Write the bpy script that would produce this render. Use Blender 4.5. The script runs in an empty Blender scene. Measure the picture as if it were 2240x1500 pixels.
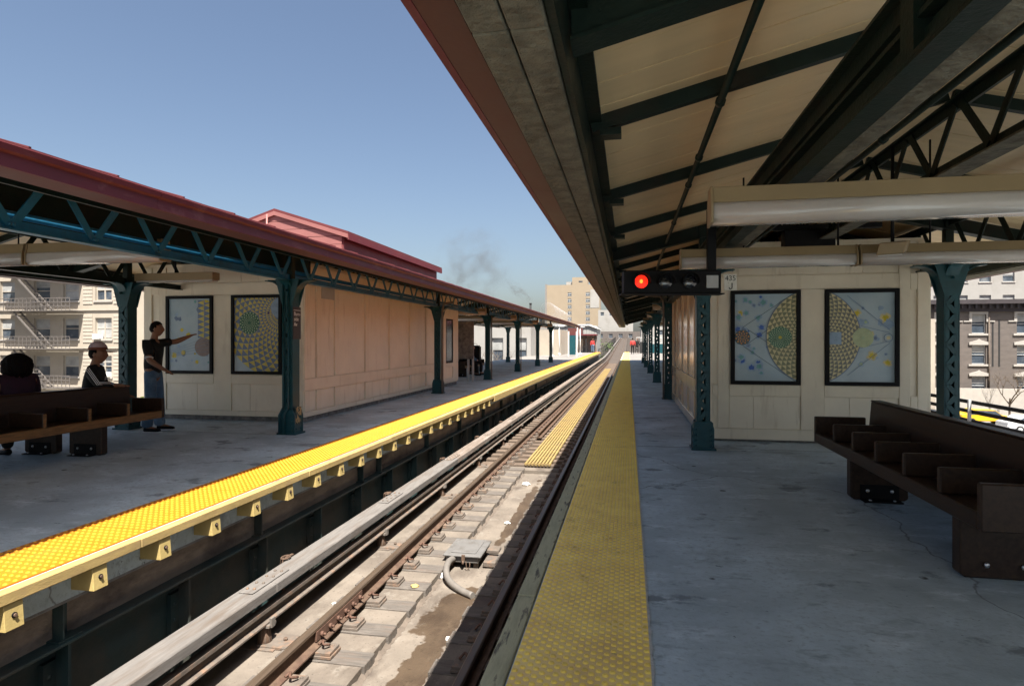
import bpy, bmesh, math, random
from mathutils import Vector, Matrix
RND = random.Random(7)
sc = bpy.context.scene
COL = sc.collection
rad = math.radians

# ------------------------------------------------------------------ camera
cd = bpy.data.cameras.new('camera')
cam = bpy.data.objects.new('camera', cd)
COL.objects.link(cam)
cam.location = (0, 0, 1.44)
cam.rotation_euler = (rad(90), 0, rad(10.77))
cd.lens = 21.54
cd.sensor_width = 36
cd.shift_y = -0.0018
cd.clip_end = 3000
sc.camera = cam
# ------------------------------------------------------------------ sky, sun, exposure
SUN = Vector((0.235, -0.45, 1.0)).normalized()
w = bpy.data.worlds.new('World')
sc.world = w
w.use_nodes = True
nt = w.node_tree
sky = nt.nodes.new('ShaderNodeTexSky')
sky.sky_type = 'NISHITA'
sky.sun_disc = False
sky.sun_elevation = math.asin(SUN.z)
sky.sun_rotation = math.atan2(SUN.x, SUN.y)
sky.air_density = 1.0
sky.dust_density = 2.9
sky.ozone_density = 1.0
bg = nt.nodes['Background']
bg.inputs['Strength'].default_value = 0.05
nt.links.new(sky.outputs[0], bg.inputs['Color'])
sl = bpy.data.lights.new('sun', 'SUN')
sl.energy = 4.7
sl.angle = rad(0.53)
sl.color = (1.0, 0.95, 0.87)
so = bpy.data.objects.new('sun', sl)
COL.objects.link(so)
so.rotation_euler = (-SUN).to_track_quat('-Z', 'Y').to_euler()
so.location = SUN * 50
sc.view_settings.view_transform = 'Standard'
sc.view_settings.look = 'None'
sc.view_settings.exposure = 1.7
sc.view_settings.gamma = 1.0
sc.view_settings.use_curve_mapping = False
sc.render.engine = 'CYCLES'
cy = sc.cycles
cy.use_denoising = True
cy.max_bounces = 9
cy.diffuse_bounces = 6
cy.glossy_bounces = 3
cy.transparent_max_bounces = 8
cy.volume_bounces = 0
cy.caustics_reflective = False
cy.caustics_refractive = False
cy.sample_clamp_indirect = 6.0

# ------------------------------------------------------------------ helpers
WLOC = {}

class MB:
    """collects shapes, then links them as one mesh object"""
    def __init__(self):
        self.v = []; self.f = []; self.m = []; self.s = []
    def add(self, vs, fs, m=0, smooth=False):
        n = len(self.v)
        self.v += [tuple(q) for q in vs]
        for f in fs:
            self.f.append([n + i for i in f]); self.m.append(m); self.s.append(smooth)
        return self
    def box(self, x0, x1, y0, y1, z0, z1, m=0):
        v = [(x, y, z) for z in (z0, z1) for y in (y0, y1) for x in (x0, x1)]
        return self.add(v, [(0, 2, 3, 1), (4, 5, 7, 6), (0, 1, 5, 4), (2, 6, 7, 3), (0, 4, 6, 2), (1, 3, 7, 5)], m)
    def cbox(self, c, sx, sy, sz, m=0):
        return self.box(c[0]-sx/2, c[0]+sx/2, c[1]-sy/2, c[1]+sy/2, c[2]-sz/2, c[2]+sz/2, m)
    def bar(self, p, q, w, h, m=0, up=(0, 0, 1)):
        p = Vector(p); q = Vector(q); d = (q - p).normalized()
        u = Vector(up)
        if abs(d.dot(u)) > .98: u = Vector((1, 0, 0)) if abs(d.x) < .9 else Vector((0, 1, 0))
        a = d.cross(u).normalized() * (w / 2); b = a.cross(d).normalized() * (h / 2)
        v = [p-a-b, p+a-b, p+a+b, p-a+b, q-a-b, q+a-b, q+a+b, q-a+b]
        return self.add(v, [(0, 3, 2, 1), (4, 5, 6, 7), (0, 1, 5, 4), (1, 2, 6, 5), (2, 3, 7, 6), (3, 0, 4, 7)], m)
    def tube(self, pts, r, n=8, m=0, caps=True):
        pts = [Vector(p) for p in pts]
        rs = r if isinstance(r, (list, tuple)) else [r] * len(pts)
        base = len(self.v); prev = None
        for i, p in enumerate(pts):
            d = (pts[min(i+1, len(pts)-1)] - pts[max(i-1, 0)]).normalized()
            if prev is None:
                u = Vector((0, 0, 1)) if abs(d.z) < .9 else Vector((1, 0, 0))
            else:
                u = prev
            a = d.cross(u)
            if a.length < 1e-5: a = d.cross(Vector((0, 1, 0)))
            a.normalize(); b = a.cross(d).normalized(); prev = b
            for k in range(n):
                t = 2*math.pi*k/n
                self.v.append(tuple(p + (a*math.cos(t) + b*math.sin(t)) * rs[i]))
        for i in range(len(pts)-1):
            for k in range(n):
                k2 = (k+1) % n
                self.f.append([base+i*n+k, base+i*n+k2, base+(i+1)*n+k2, base+(i+1)*n+k]); self.m.append(m); self.s.append(True)
        if caps:
            self.f.append([base+k for k in range(n)][::-1]); self.m.append(m); self.s.append(False)
            self.f.append([base+(len(pts)-1)*n+k for k in range(n)]); self.m.append(m); self.s.append(False)
        return self
    def prism(self, poly, axis, a0, a1, m=0, smooth=False):
        def pt(p, a):
            return {'x': (a, p[0], p[1]), 'y': (p[0], a, p[1]), 'z': (p[0], p[1], a)}[axis]
        n = len(poly)
        v = [pt(p, a0) for p in poly] + [pt(p, a1) for p in poly]
        self.add(v, [], m)
        b = len(self.v) - 2*n
        self.f.append([b+i for i in range(n)][::-1]); self.m.append(m); self.s.append(False)
        self.f.append([b+n+i for i in range(n)]); self.m.append(m); self.s.append(False)
        for i in range(n):
            j = (i+1) % n
            self.f.append([b+i, b+j, b+n+j, b+n+i]); self.m.append(m); self.s.append(smooth)
        return self
    def sphere(self, c, rx, ry, rz, nu=10, nv=7, m=0):
        v = []; f = []
        for j in range(nv+1):
            ph = math.pi*j/nv
            for i in range(nu):
                t = 2*math.pi*i/nu
                v.append((c[0]+rx*math.sin(ph)*math.cos(t), c[1]+ry*math.sin(ph)*math.sin(t), c[2]+rz*math.cos(ph)))
        for j in range(nv):
            for i in range(nu):
                f.append((j*nu+i, (j+1)*nu+i, (j+1)*nu+(i+1) % nu, j*nu+(i+1) % nu))
        return self.add(v, f, m, True)
    def quad(self, a, b, c, d, m=0):
        return self.add([a, b, c, d], [(0, 1, 2, 3)], m)
    def mesh(self, name, mats, bevel=0, seg=1):
        me = bpy.data.meshes.new(name)
        me.from_pydata(self.v, [], self.f)
        for i, p in enumerate(me.polygons):
            p.material_index = self.m[i]; p.use_smooth = self.s[i]
        bm = bmesh.new(); bm.from_mesh(me)
        bmesh.ops.remove_doubles(bm, verts=bm.verts, dist=1e-6)
        bmesh.ops.recalc_face_normals(bm, faces=bm.faces)
        if bevel:
            ed = [e for e in bm.edges if len(e.link_faces) == 2 and e.calc_face_angle(0) > .6]
            bmesh.ops.bevel(bm, geom=ed, offset=bevel, segments=seg, affect='EDGES', clamp_overlap=True)
        bm.to_mesh(me); bm.free()
        for q in (mats if isinstance(mats, (list, tuple)) else [mats]): me.materials.append(q)
        return me
    def build(self, name, mats, parent=None, bevel=0, loc=(0, 0, 0), seg=1):
        return inst(name, self.mesh(name, mats, bevel, seg), loc, parent)

def inst(name, me, loc=(0, 0, 0), parent=None, rz=0, rot=None, scale=None):
    o = bpy.data.objects.new(name, me)
    COL.objects.link(o)
    o.location = loc
    if rz: o.rotation_euler[2] = rz
    if rot: o.rotation_euler = rot
    if scale: o.scale = scale
    WLOC[o] = Vector(loc)
    if parent is not None:
        o.parent = parent
        o.matrix_parent_inverse = Matrix.Translation(-WLOC[parent])
    return o

def tag(o, label=None, cat=None, group=None, kind=None):
    if label: o['label'] = label
    if cat: o['category'] = cat
    if group: o['group'] = group
    if kind: o['kind'] = kind
    return o

def thing(name, label, cat, loc=(0, 0, 0), group=None):
    o = bpy.data.objects.new(name, None)
    COL.objects.link(o)
    o.location = loc
    o.empty_display_size = .2
    WLOC[o] = Vector(loc)
    return tag(o, label, cat, group)

def dup(o, loc=None, label=None, rz=None, parent=None):
    c = o.copy(); COL.objects.link(c)
    if parent is not None: c.parent = parent
    if loc is not None: c.location = loc
    if rz is not None: c.rotation_euler[2] = rz
    if label: c['label'] = label
    for ch in list(o.children): dup(ch, parent=c)
    return c

def text(name, body, size, m, parent, mtx, thick=.001, align='CENTER'):
    cu = bpy.data.curves.new(name, 'FONT')
    cu.body = body; cu.size = size; cu.extrude = thick
    cu.align_x = align; cu.align_y = 'CENTER'
    t = bpy.data.objects.new(name, cu); COL.objects.link(t)
    dg = bpy.context.evaluated_depsgraph_get()
    me = bpy.data.meshes.new_from_object(t.evaluated_get(dg))
    bpy.data.objects.remove(t)
    me.transform(mtx)
    me.materials.clear(); me.materials.append(m)
    return inst(name, me, (0, 0, 0), parent)

ORD = ['nearest', 'second', 'third', 'fourth', 'fifth', 'sixth', 'seventh', 'eighth', 'ninth', 'tenth', 'eleventh', 'twelfth']

# ------------------------------------------------------------------ materials
def mat(name, base, rough=.6, var=.15, scale=5, bump=.15, bscale=60, metal=0., spec=.4, stretch=(1, 1, 1),
        dirt=None, dirt_scale=2.5, dirt_lo=.52, dirt_hi=.68, spots=None, coat=0., bdist=.01):
    m = bpy.data.materials.new(name); m.use_nodes = True
    n = m.node_tree.nodes; l = m.node_tree.links
    p = n['Principled BSDF']
    p.inputs['Roughness'].default_value = rough
    p.inputs['Metallic'].default_value = metal
    p.inputs['Specular IOR Level'].default_value = spec
    p.inputs['Coat Weight'].default_value = coat
    geo = n.new('ShaderNodeNewGeometry')
    mp = n.new('ShaderNodeMapping'); mp.inputs['Scale'].default_value = stretch
    l.new(geo.outputs['Position'], mp.inputs['Vector'])
    def noise(s, det=6, rgh=.6):
        t = n.new('ShaderNodeTexNoise'); t.inputs['Scale'].default_value = s
        t.inputs['Detail'].default_value = det; t.inputs['Roughness'].default_value = rgh
        l.new(mp.outputs[0], t.inputs['Vector']); return t
    def ramp(src, a, b):
        r = n.new('ShaderNodeMapRange'); r.inputs['From Min'].default_value = a; r.inputs['From Max'].default_value = b
        l.new(src, r.inputs['Value']); return r.outputs[0]
    def mix(f, a, b):
        x = n.new('ShaderNodeMix'); x.data_type = 'RGBA'
        if isinstance(f, float): x.inputs[0].default_value = f
        else: l.new(f, x.inputs[0])
        for s, q in ((6, a), (7, b)):
            if isinstance(q, (tuple, list)): x.inputs[s].default_value = (*q[:3], 1)
            else: l.new(q, x.inputs[s])
        return x.outputs[2]
    lo = tuple(max(0, q*(1-var)) for q in base); hi = tuple(min(1, q*(1+var)) for q in base)
    t1 = noise(scale)
    col = mix(ramp(t1.outputs['Fac'], .3, .7), lo, hi)
    if dirt:
        t2 = noise(dirt_scale, 8, .65)
        col = mix(ramp(t2.outputs['Fac'], dirt_lo, dirt_hi), col, dirt)
    if spots:   # (colour, cell scale, radius)
        vo = n.new('ShaderNodeTexVoronoi'); vo.inputs['Scale'].default_value = spots[1]
        l.new(geo.outputs['Position'], vo.inputs['Vector'])
        r = n.new('ShaderNodeMapRange'); r.inputs['From Min'].default_value = spots[2]; r.inputs['From Max'].default_value = spots[2]*.75
        l.new(vo.outputs['Distance'], r.inputs['Value'])
        col = mix(r.outputs[0], col, spots[0])
    l.new(col, p.inputs['Base Color'])
    if bump:
        t3 = noise(bscale, 4, .6)
        b = n.new('ShaderNodeBump'); b.inputs['Strength'].default_value = bump; b.inputs['Distance'].default_value = bdist
        l.new(t3.outputs['Fac'], b.inputs['Height']); l.new(b.outputs[0], p.inputs['Normal'])
    r1 = n.new('ShaderNodeMapRange'); r1.inputs['To Min'].default_value = max(.03, rough-.12); r1.inputs['To Max'].default_value = min(1, rough+.12)
    l.new(t1.outputs['Fac'], r1.inputs['Value']); l.new(r1.outputs[0], p.inputs['Roughness'])
    m['x'] = 1
    return m

def nodes_of(m):
    return m.node_tree.nodes, m.node_tree.links, m.node_tree.nodes['Principled BSDF']

def add_layer(m, colour, scale, lo, hi, stretch=(1, 1, 1), detail=8, kind='noise', width=.02, rough=None):
    """one more stain or crack layer over the base colour of m"""
    n, l, p = nodes_of(m)
    src = p.inputs['Base Color'].links[0].from_socket
    geo = n.new('ShaderNodeNewGeometry'); mp = n.new('ShaderNodeMapping'); mp.inputs['Scale'].default_value = stretch
    l.new(geo.outputs['Position'], mp.inputs['Vector'])
    if kind == 'noise':
        t = n.new('ShaderNodeTexNoise'); t.inputs['Scale'].default_value = scale; t.inputs['Detail'].default_value = detail
        t.inputs['Roughness'].default_value = .65
        l.new(mp.outputs[0], t.inputs['Vector']); v = t.outputs['Fac']
    else:       # cracks
        nz = n.new('ShaderNodeTexNoise'); nz.inputs['Scale'].default_value = 1.6; nz.inputs['Detail'].default_value = 6
        l.new(mp.outputs[0], nz.inputs['Vector'])
        ad = n.new('ShaderNodeMix'); ad.data_type = 'VECTOR'; ad.inputs[0].default_value = .35
        l.new(mp.outputs[0], ad.inputs[4]); l.new(nz.outputs['Color'], ad.inputs[5])
        t = n.new('ShaderNodeTexVoronoi'); t.feature = 'DISTANCE_TO_EDGE'; t.inputs['Scale'].default_value = scale
        l.new(ad.outputs[1], t.inputs['Vector']); v = t.outputs['Distance']
    r = n.new('ShaderNodeMapRange'); r.inputs['From Min'].default_value = lo; r.inputs['From Max'].default_value = hi
    l.new(v, r.inputs['Value'])
    x = n.new('ShaderNodeMix'); x.data_type = 'RGBA'
    l.new(r.outputs[0], x.inputs[0]); l.new(src, x.inputs[6]); x.inputs[7].default_value = (*colour, 1)
    l.new(x.outputs[2], p.inputs['Base Color'])
    if rough is not None:
        rs = p.inputs['Roughness'].links[0].from_socket
        y = n.new('ShaderNodeMix'); y.data_type = 'FLOAT'
        l.new(r.outputs[0], y.inputs[0]); l.new(rs, y.inputs[2]); y.inputs[3].default_value = rough
        l.new(y.outputs[0], p.inputs['Roughness'])
    return m

M = {}
M['concrete'] = mat('platform_concrete', (.45, .535, .565), .68, .22, 1.3, .6, 70, dirt=(.31, .37, .39), dirt_scale=.8, dirt_lo=.46, dirt_hi=.68, spots=((.05, .05, .05), 1.5, .05), bdist=.006)
add_layer(M['concrete'], (.60, .68, .71), 2.6, .55, .70, (.75, 1.7, 1))
add_layer(M['concrete'], (.27, .32, .34), 4.2, .57, .68, (.8, 1.6, 1), 10)
add_layer(M['concrete'], (.34, .40, .42), 24, .52, .66, (1, 1.4, 1), 7)
add_layer(M['concrete'], (.22, .255, .265), .55, .57, .68, (1, 1.2, 1), 14)
add_layer(M['concrete'], (.17, .18, .185), .16, .0013, .0, kind='crack')
add_layer(M['concrete'], (.10, .11, .11), 5.5, .665, .70, (.8, 1.4, 1), 6)
add_layer(M['concrete'], (.13, .145, .15), 17, .685, .72, (1, 1.6, 1), 4)
add_layer(M['concrete'], (.20, .235, .25), 1.7, .585, .64, (.9, 1.3, 1), 12)
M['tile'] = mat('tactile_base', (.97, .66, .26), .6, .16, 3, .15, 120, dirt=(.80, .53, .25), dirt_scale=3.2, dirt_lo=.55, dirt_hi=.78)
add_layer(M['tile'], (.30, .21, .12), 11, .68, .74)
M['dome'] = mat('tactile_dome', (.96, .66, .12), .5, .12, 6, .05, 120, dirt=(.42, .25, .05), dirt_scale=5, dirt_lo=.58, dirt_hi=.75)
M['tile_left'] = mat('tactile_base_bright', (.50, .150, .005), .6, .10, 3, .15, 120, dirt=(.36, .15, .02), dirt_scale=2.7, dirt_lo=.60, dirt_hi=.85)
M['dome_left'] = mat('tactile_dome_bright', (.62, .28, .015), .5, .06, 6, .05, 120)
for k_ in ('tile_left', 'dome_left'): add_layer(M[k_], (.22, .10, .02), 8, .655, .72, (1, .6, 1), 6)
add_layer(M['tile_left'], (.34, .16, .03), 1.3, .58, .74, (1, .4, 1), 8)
M['edge_wood'] = mat('edge_timber_worn', (.44, .42, .26), .8, .25, 6, .5, 40, stretch=(4, .6, 4), dirt=(.13, .12, .09), dirt_scale=6, dirt_lo=.55, dirt_hi=.64)
M['edge_yellow'] = mat('edge_timber_yellow', (.37, .265, .105), .7, .18, 7, .35, 50, stretch=(3, .8, 3), dirt=(.33, .23, .11), dirt_scale=4, dirt_lo=.55, dirt_hi=.7)
M['bracket_yellow'] = mat('bracket_yellow', (.42, .315, .12), .65, .12, 9, .2, 60)
M['grey_edge'] = mat('slab_edge', (.22, .215, .21), .85, .3, 5, .7, 30, dirt=(.07, .065, .06), dirt_scale=2, bdist=.02)
M['brown_wall'] = mat('stained_beam', (.26, .205, .155), .85, .35, 4, .6, 25, stretch=(1, .5, 1), dirt=(.08, .06, .05), dirt_scale=1.6, bdist=.02)
add_layer(M['brown_wall'], (.30, .10, .06), 1.1, .70, .73)
M['girder'] = mat('green_girder', (.022, .045, .045), .55, .35, 3, .3, 40, dirt=(.055, .055, .045), dirt_scale=1.2, dirt_lo=.45, dirt_hi=.6)
M['teal'] = mat('teal_steel', (.006, .055, .068), .42, .22, 8, .25, 55, dirt=(.03, .05, .045), dirt_scale=4, dirt_lo=.6, dirt_hi=.75)
M['teal_blue'] = mat('blue_teal_steel', (.011, .13, .25), .45, .2, 6, .25, 55, dirt=(.02, .06, .08), dirt_scale=3)
M['dark_green'] = mat('dark_green_steel', (.007, .016, .012), .5, .25, 6, .25, 45, spec=.2, dirt=(.018, .016, .011), dirt_scale=2.5)
M['chip'] = mat('chipped_paint', (.33, .25, .12), .8, .4, 18, .5, 60, dirt=(.02, .06, .06), dirt_scale=14, dirt_lo=.5, dirt_hi=.55)
M['beige'] = mat('beige_paint', (.78, .695, .545), .38, .06, 2.2, .12, 70, dirt=(.70, .60, .46), dirt_scale=1.6, dirt_lo=.5, dirt_hi=.8)
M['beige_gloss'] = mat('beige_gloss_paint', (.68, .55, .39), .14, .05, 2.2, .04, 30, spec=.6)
M['beige_panel'] = mat('beige_panel_paint', (.80, .72, .575), .34, .06, 1.4, .08, 40, dirt=(.74, .645, .50), dirt_scale=1.3, dirt_lo=.5, dirt_hi=.75)
for k_ in ('beige', 'beige_panel'):
    add_layer(M[k_], (.60, .51, .38), 3.2, .57, .74, (2.5, 2.5, .35), 6)
    add_layer(M[k_], (.40, .33, .25), 14, .70, .76)
M['plinth'] = mat('rubble_plinth', (.20, .185, .17), .9, .5, 9, .9, 20, bdist=.03)
M['ceiling'] = mat('ceiling_cream', (.68, .515, .30), .5, .08, 1.2, .08, 30, stretch=(.25, 3, 1), dirt=(.55, .41, .24), dirt_scale=.7, dirt_lo=.5, dirt_hi=.8)
M['maroon'] = mat('maroon_metal', (.115, .017, .022), .55, .14, 2, .08, 30, dirt=(.30, .12, .11), dirt_scale=1.5, dirt_lo=.6, dirt_hi=.8)
add_layer(M['maroon'], (.17, .055, .05), 5, .55, .75, (.6, .6, 2.5), 6)
M['roof'] = mat('maroon_roof', (.12, .026, .027), .6, .12, 2, .08, 20)
M['siding'] = mat('pink_siding', (.27, .115, .105), .42, .10, 2, .08, 30)
M['red_soffit'] = mat('red_brown_soffit', (.075, .022, .015), .5, .2, 1.3, .1, 30)
M['texture_beam'] = mat('rough_soffit', (.125, .115, .085), .9, .4, 9, 1.0, 14, dirt=(.07, .06, .04), dirt_scale=6, bdist=.03)
M['rust'] = mat('rusty_steel', (.11, .07, .048), .75, .35, 12, .4, 60, metal=.2, dirt=(.09, .05, .035), dirt_scale=5)
M['rail_top'] = mat('worn_rail_head', (.17, .125, .09), .42, .15, 9, .1, 40, metal=.6, stretch=(6, .3, 1))
M['rust_pale'] = mat('dusty_rust', (.122, .100, .082), .85, .25, 9, .4, 50, dirt=(.21, .13, .085), dirt_scale=8)
M['clip'] = mat('rail_clip_rust', (.10, .053, .036), .8, .3, 20, .3, 60)
M['track_conc'] = mat('track_concrete', (.170, .143, .116), .85, .20, 2.3, .6, 40, dirt=(.115, .094, .077), dirt_scale=1.1, dirt_lo=.45, dirt_hi=.75, spots=((.28, .26, .23), 7, .025))
M['track_brown'] = mat('dirty_trough', (.125, .10, .08), .9, .3, 5, .6, 30)
M['sleeper'] = mat('weathered_sleeper', (.115, .10, .087), .9, .3, 7, .6, 30, stretch=(.6, 5, 5), dirt=(.13, .10, .08), dirt_scale=2.5, bdist=.015)
M['sleeper_dark'] = mat('open_deck_sleeper', (.13, .095, .07), .9, .35, 5, .5, 30, stretch=(.6, 4, 4), dirt=(.08, .06, .045), dirt_scale=1.5)
M['board'] = mat('bleached_board', (.15, .138, .128), .85, .2, 8, .5, 40, stretch=(5, .5, 5), dirt=(.115, .09, .072), dirt_scale=2.4, dirt_lo=.5, dirt_hi=.7)
M['board_brown'] = mat('brown_board', (.17, .135, .11), .85, .3, 8, .5, 40, stretch=(5, .5, 5), dirt=(.25, .215, .19), dirt_scale=2.4, dirt_lo=.5, dirt_hi=.7)
M['yellow_slat'] = mat('yellow_grating', (.30, .21, .075), .75, .2, 6, .3, 40, dirt=(.20, .145, .07), dirt_scale=3)
M['black'] = mat('black_metal', (.006, .006, .007), .6, .2, 9, .1, 40, spec=.18)
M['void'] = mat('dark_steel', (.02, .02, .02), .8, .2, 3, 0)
M['bench'] = mat('dark_bench_wood', (.030, .016, .010), .38, .4, 5, .18, 60, spec=.28, stretch=(6, .8, 6))
add_layer(M['bench'], (.045, .025, .014), 4, .5, .7, (6, .35, 6), 5)
M['bench_orange'] = mat('bench_edge_wood', (.20, .10, .035), .45, .4, 8, .2, 60, stretch=(6, .8, 6))
M['bolt'] = mat('zinc_bolt', (.55, .56, .58), .35, .1, 20, 0, metal=.9)
M['lens'] = mat('lamp_diffuser', (.44, .405, .37), .16, .06, 3, .03, 20, spec=.6, dirt=(.40, .36, .32), dirt_scale=2.2)
M['lamp_case'] = mat('lamp_housing', (.27, .20, .11), .5, .08, 4, .05, 40)
M['art_glass'] = mat('pale_blue_glass', (.36, .47, .54), .22, .14, 1.6, .0, dirt=(.45, .54, .58), dirt_scale=2.0, dirt_lo=.4, dirt_hi=.7, spec=.5)
for k, c in dict(art_yellow=(.62, .52, .12), art_cream=(.62, .55, .30), art_grey=(.17, .18, .16), art_olive=(.20, .21, .12), art_green=(.045, .15, .09), art_pale_green=(.40, .52, .32),
                 art_blue=(.02, .10, .42), art_slate=(.15, .21, .33), art_teal=(.13, .33, .33), art_orange=(.66, .29, .05), art_violet=(.10, .07, .18), art_brown=(.24, .18, .16), art_line=(.05, .075, .09),
                 art_gold=(.62, .50, .03), art_haze=(.27, .38, .52)).items():
    M[k] = mat(k, c, .3, .12, 14, 0)
M['white_paint'] = mat('white_paint', (.75, .74, .71), .5, .05, 5, .05)
M['grey_paint'] = mat('grey_paint', (.42, .43, .43), .55, .1, 5, .1)
M['skin'] = mat('skin', (.22, .11, .065), .5, .08, 9, .05, 90)
M['skin_pale'] = mat('pale_skin', (.45, .26, .18), .5, .08, 9, .05, 90)
M['hair'] = mat('black_hair', (.004, .003, .003), .75, .3, 40, .5, 120, stretch=(3, 3, .6), spec=.12)
M['black_cloth'] = mat('black_cloth', (.004, .004, .005), .8, .3, 14, .4, 60)
M['purple_cloth'] = mat('dark_purple_cloth', (.022, .006, .018), .85, .3, 12, .5, 50)
M['jeans'] = mat('blue_denim', (.07, .13, .21), .85, .3, 6, .5, 90, dirt=(.17, .24, .32), dirt_scale=4)
M['white_cloth'] = mat('white_cloth', (.7, .7, .72), .8, .05, 9, .1)
M['cap_cloth'] = mat('maroon_brown_cap', (.16, .055, .035), .75, .15, 12, .2)
M['cap_white'] = mat('cap_crown', (.42, .33, .36), .75, .15, 12, .2)
M['red_cloth'] = mat('red_cloth', (.45, .04, .035), .8, .1, 9, .2)
M['cream_wall'] = mat('cream_brick', (.36, .315, .255), .85, .06, .8, .2, 8, dirt=(.30, .26, .21), dirt_scale=.3, dirt_lo=.45, dirt_hi=.75)
M['cream_trim'] = mat('cream_stone', (.40, .355, .295), .85, .08, 1, .2, 9)
M['tan_wall'] = mat('tan_tower', (.275, .22, .155), .85, .05, .25, .1, 4, dirt=(.30, .255, .195), dirt_scale=.06)
M['grey_brick'] = mat('grey_brick', (.115, .098, .088), .9, .15, 1.2, .4, 12, stretch=(1, 1, 3))
M['cornice'] = mat('dark_cornice', (.04, .033, .036), .8, .2, 2, .2, 10)
M['stone_trim'] = mat('pale_stone_trim', (.36, .335, .305), .85, .08, 2, .2, 14)
M['glass_dark'] = mat('window_glass', (.05, .065, .085), .12, .3, .9, 0, spec=.7, dirt=(.16, .17, .18), dirt_scale=.6)
M['curtain'] = mat('window_blind', (.30, .30, .29), .7, .3, 1.2, 0)
M['iron'] = mat('fire_escape_iron', (.13, .115, .105), .7, .2, 8, .2)
M['asphalt'] = mat('street_asphalt', (.20, .195, .185), .9, .2, .5, .2, 12, dirt=(.26, .25, .24), dirt_scale=.12)
M['white_wall'] = mat('white_render', (.30, .288, .268), .85, .06, .6, .1, 6, dirt=(.25, .235, .21), dirt_scale=.25)
M['shed'] = mat('corrugated_shed', (.30, .295, .275), .6, .08, 1, .1, 6)
M['foliage'] = mat('spring_foliage', (.11, .13, .02), .7, .45, 3, 0)
M['foliage_dark'] = mat('green_foliage', (.05, .075, .02), .7, .45, 3, 0)
M['bark'] = mat('bare_bark', (.12, .095, .075), .9, .3, 8, .4)
M['taxi'] = mat('yellow_car_paint', (.62, .38, .02), .25, .03, 2, 0, coat=.5)
M['car_white'] = mat('white_car_paint', (.65, .65, .65), .25, .03, 2, 0, coat=.5)
M['car_dark'] = mat('dark_car_paint', (.03, .03, .035), .25, .1, 2, 0, coat=.5)
M['tyre'] = mat('tyre_rubber', (.015, .015, .015), .85, .2, 20, .2)
M['paper'] = mat('paper_scrap', (.70, .68, .64), .8, .08, 20, .2)
M['sign_brown'] = mat('sign_brown', (.035, .022, .018), .4, .1, 8, 0)
M['plate_white'] = mat('plate_white', (.62, .60, .54), .5, .12, 12, .05, dirt=(.35, .28, .2), dirt_scale=14, dirt_lo=.62, dirt_hi=.7)
M['conduit'] = mat('grey_conduit', (.15, .135, .12), .6, .15, 10, .15)
M['box_grey'] = mat('cast_box_grey', (.135, .13, .125), .7, .12, 8, .35, 50, dirt=(.09, .08, .07), dirt_scale=5)
M['dark_lens'] = mat('dark_lens', (.015, .015, .018), .08, .2, 8, 0, spec=.8)
M['deck_brown'] = mat('brown_deck', (.065, .05, .04), .9, .4, 1.5, .3, 8, stretch=(.3, 3, 1), dirt=(.11, .09, .07), dirt_scale=1.2)
M['joint'] = mat('joint_filler', (.10, .10, .10), .9, .3, 20, .3)
M['end_conc'] = mat('sunlit_end_concrete', (.20, .185, .17), .85, .25, 1.4, .4, 40, dirt=(.13, .12, .11), dirt_scale=.6)  # platform concrete, colour toned down where full sun falls on the open ends
M['grout'] = mat('pale_grout', (.48, .48, .47), .9, .2, 20, .5, 60)
M['box_brown'] = mat('dark_red_wood', (.10, .03, .025), .7, .2, 5, .2)
def emission(name, col, s):
    m = bpy.data.materials.new(name); m.use_nodes = True
    p = m.node_tree.nodes['Principled BSDF']
    p.inputs['Base Color'].default_value = (*col, 1)
    p.inputs['Emission Color'].default_value = (*col, 1); p.inputs['Emission Strength'].default_value = s
    return m
M['red_light'] = emission('lit_red_lens', (1.0, .022, .008), .42)
M['red_core'] = emission('lit_red_core', (1.0, .20, .02), .9)

add_layer(M['track_conc'], (.085, .068, .055), 2.2, .50, .68, (1, .5, 1), 10)
add_layer(M['track_conc'], (.205, .18, .15), 6.0, .56, .70, (1, .7, 1), 8)
add_layer(M['track_conc'], (.07, .058, .047), 30, .60, .68)
add_layer(M['sleeper'], (.165, .145, .125), 3.0, .55, .7)
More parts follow.
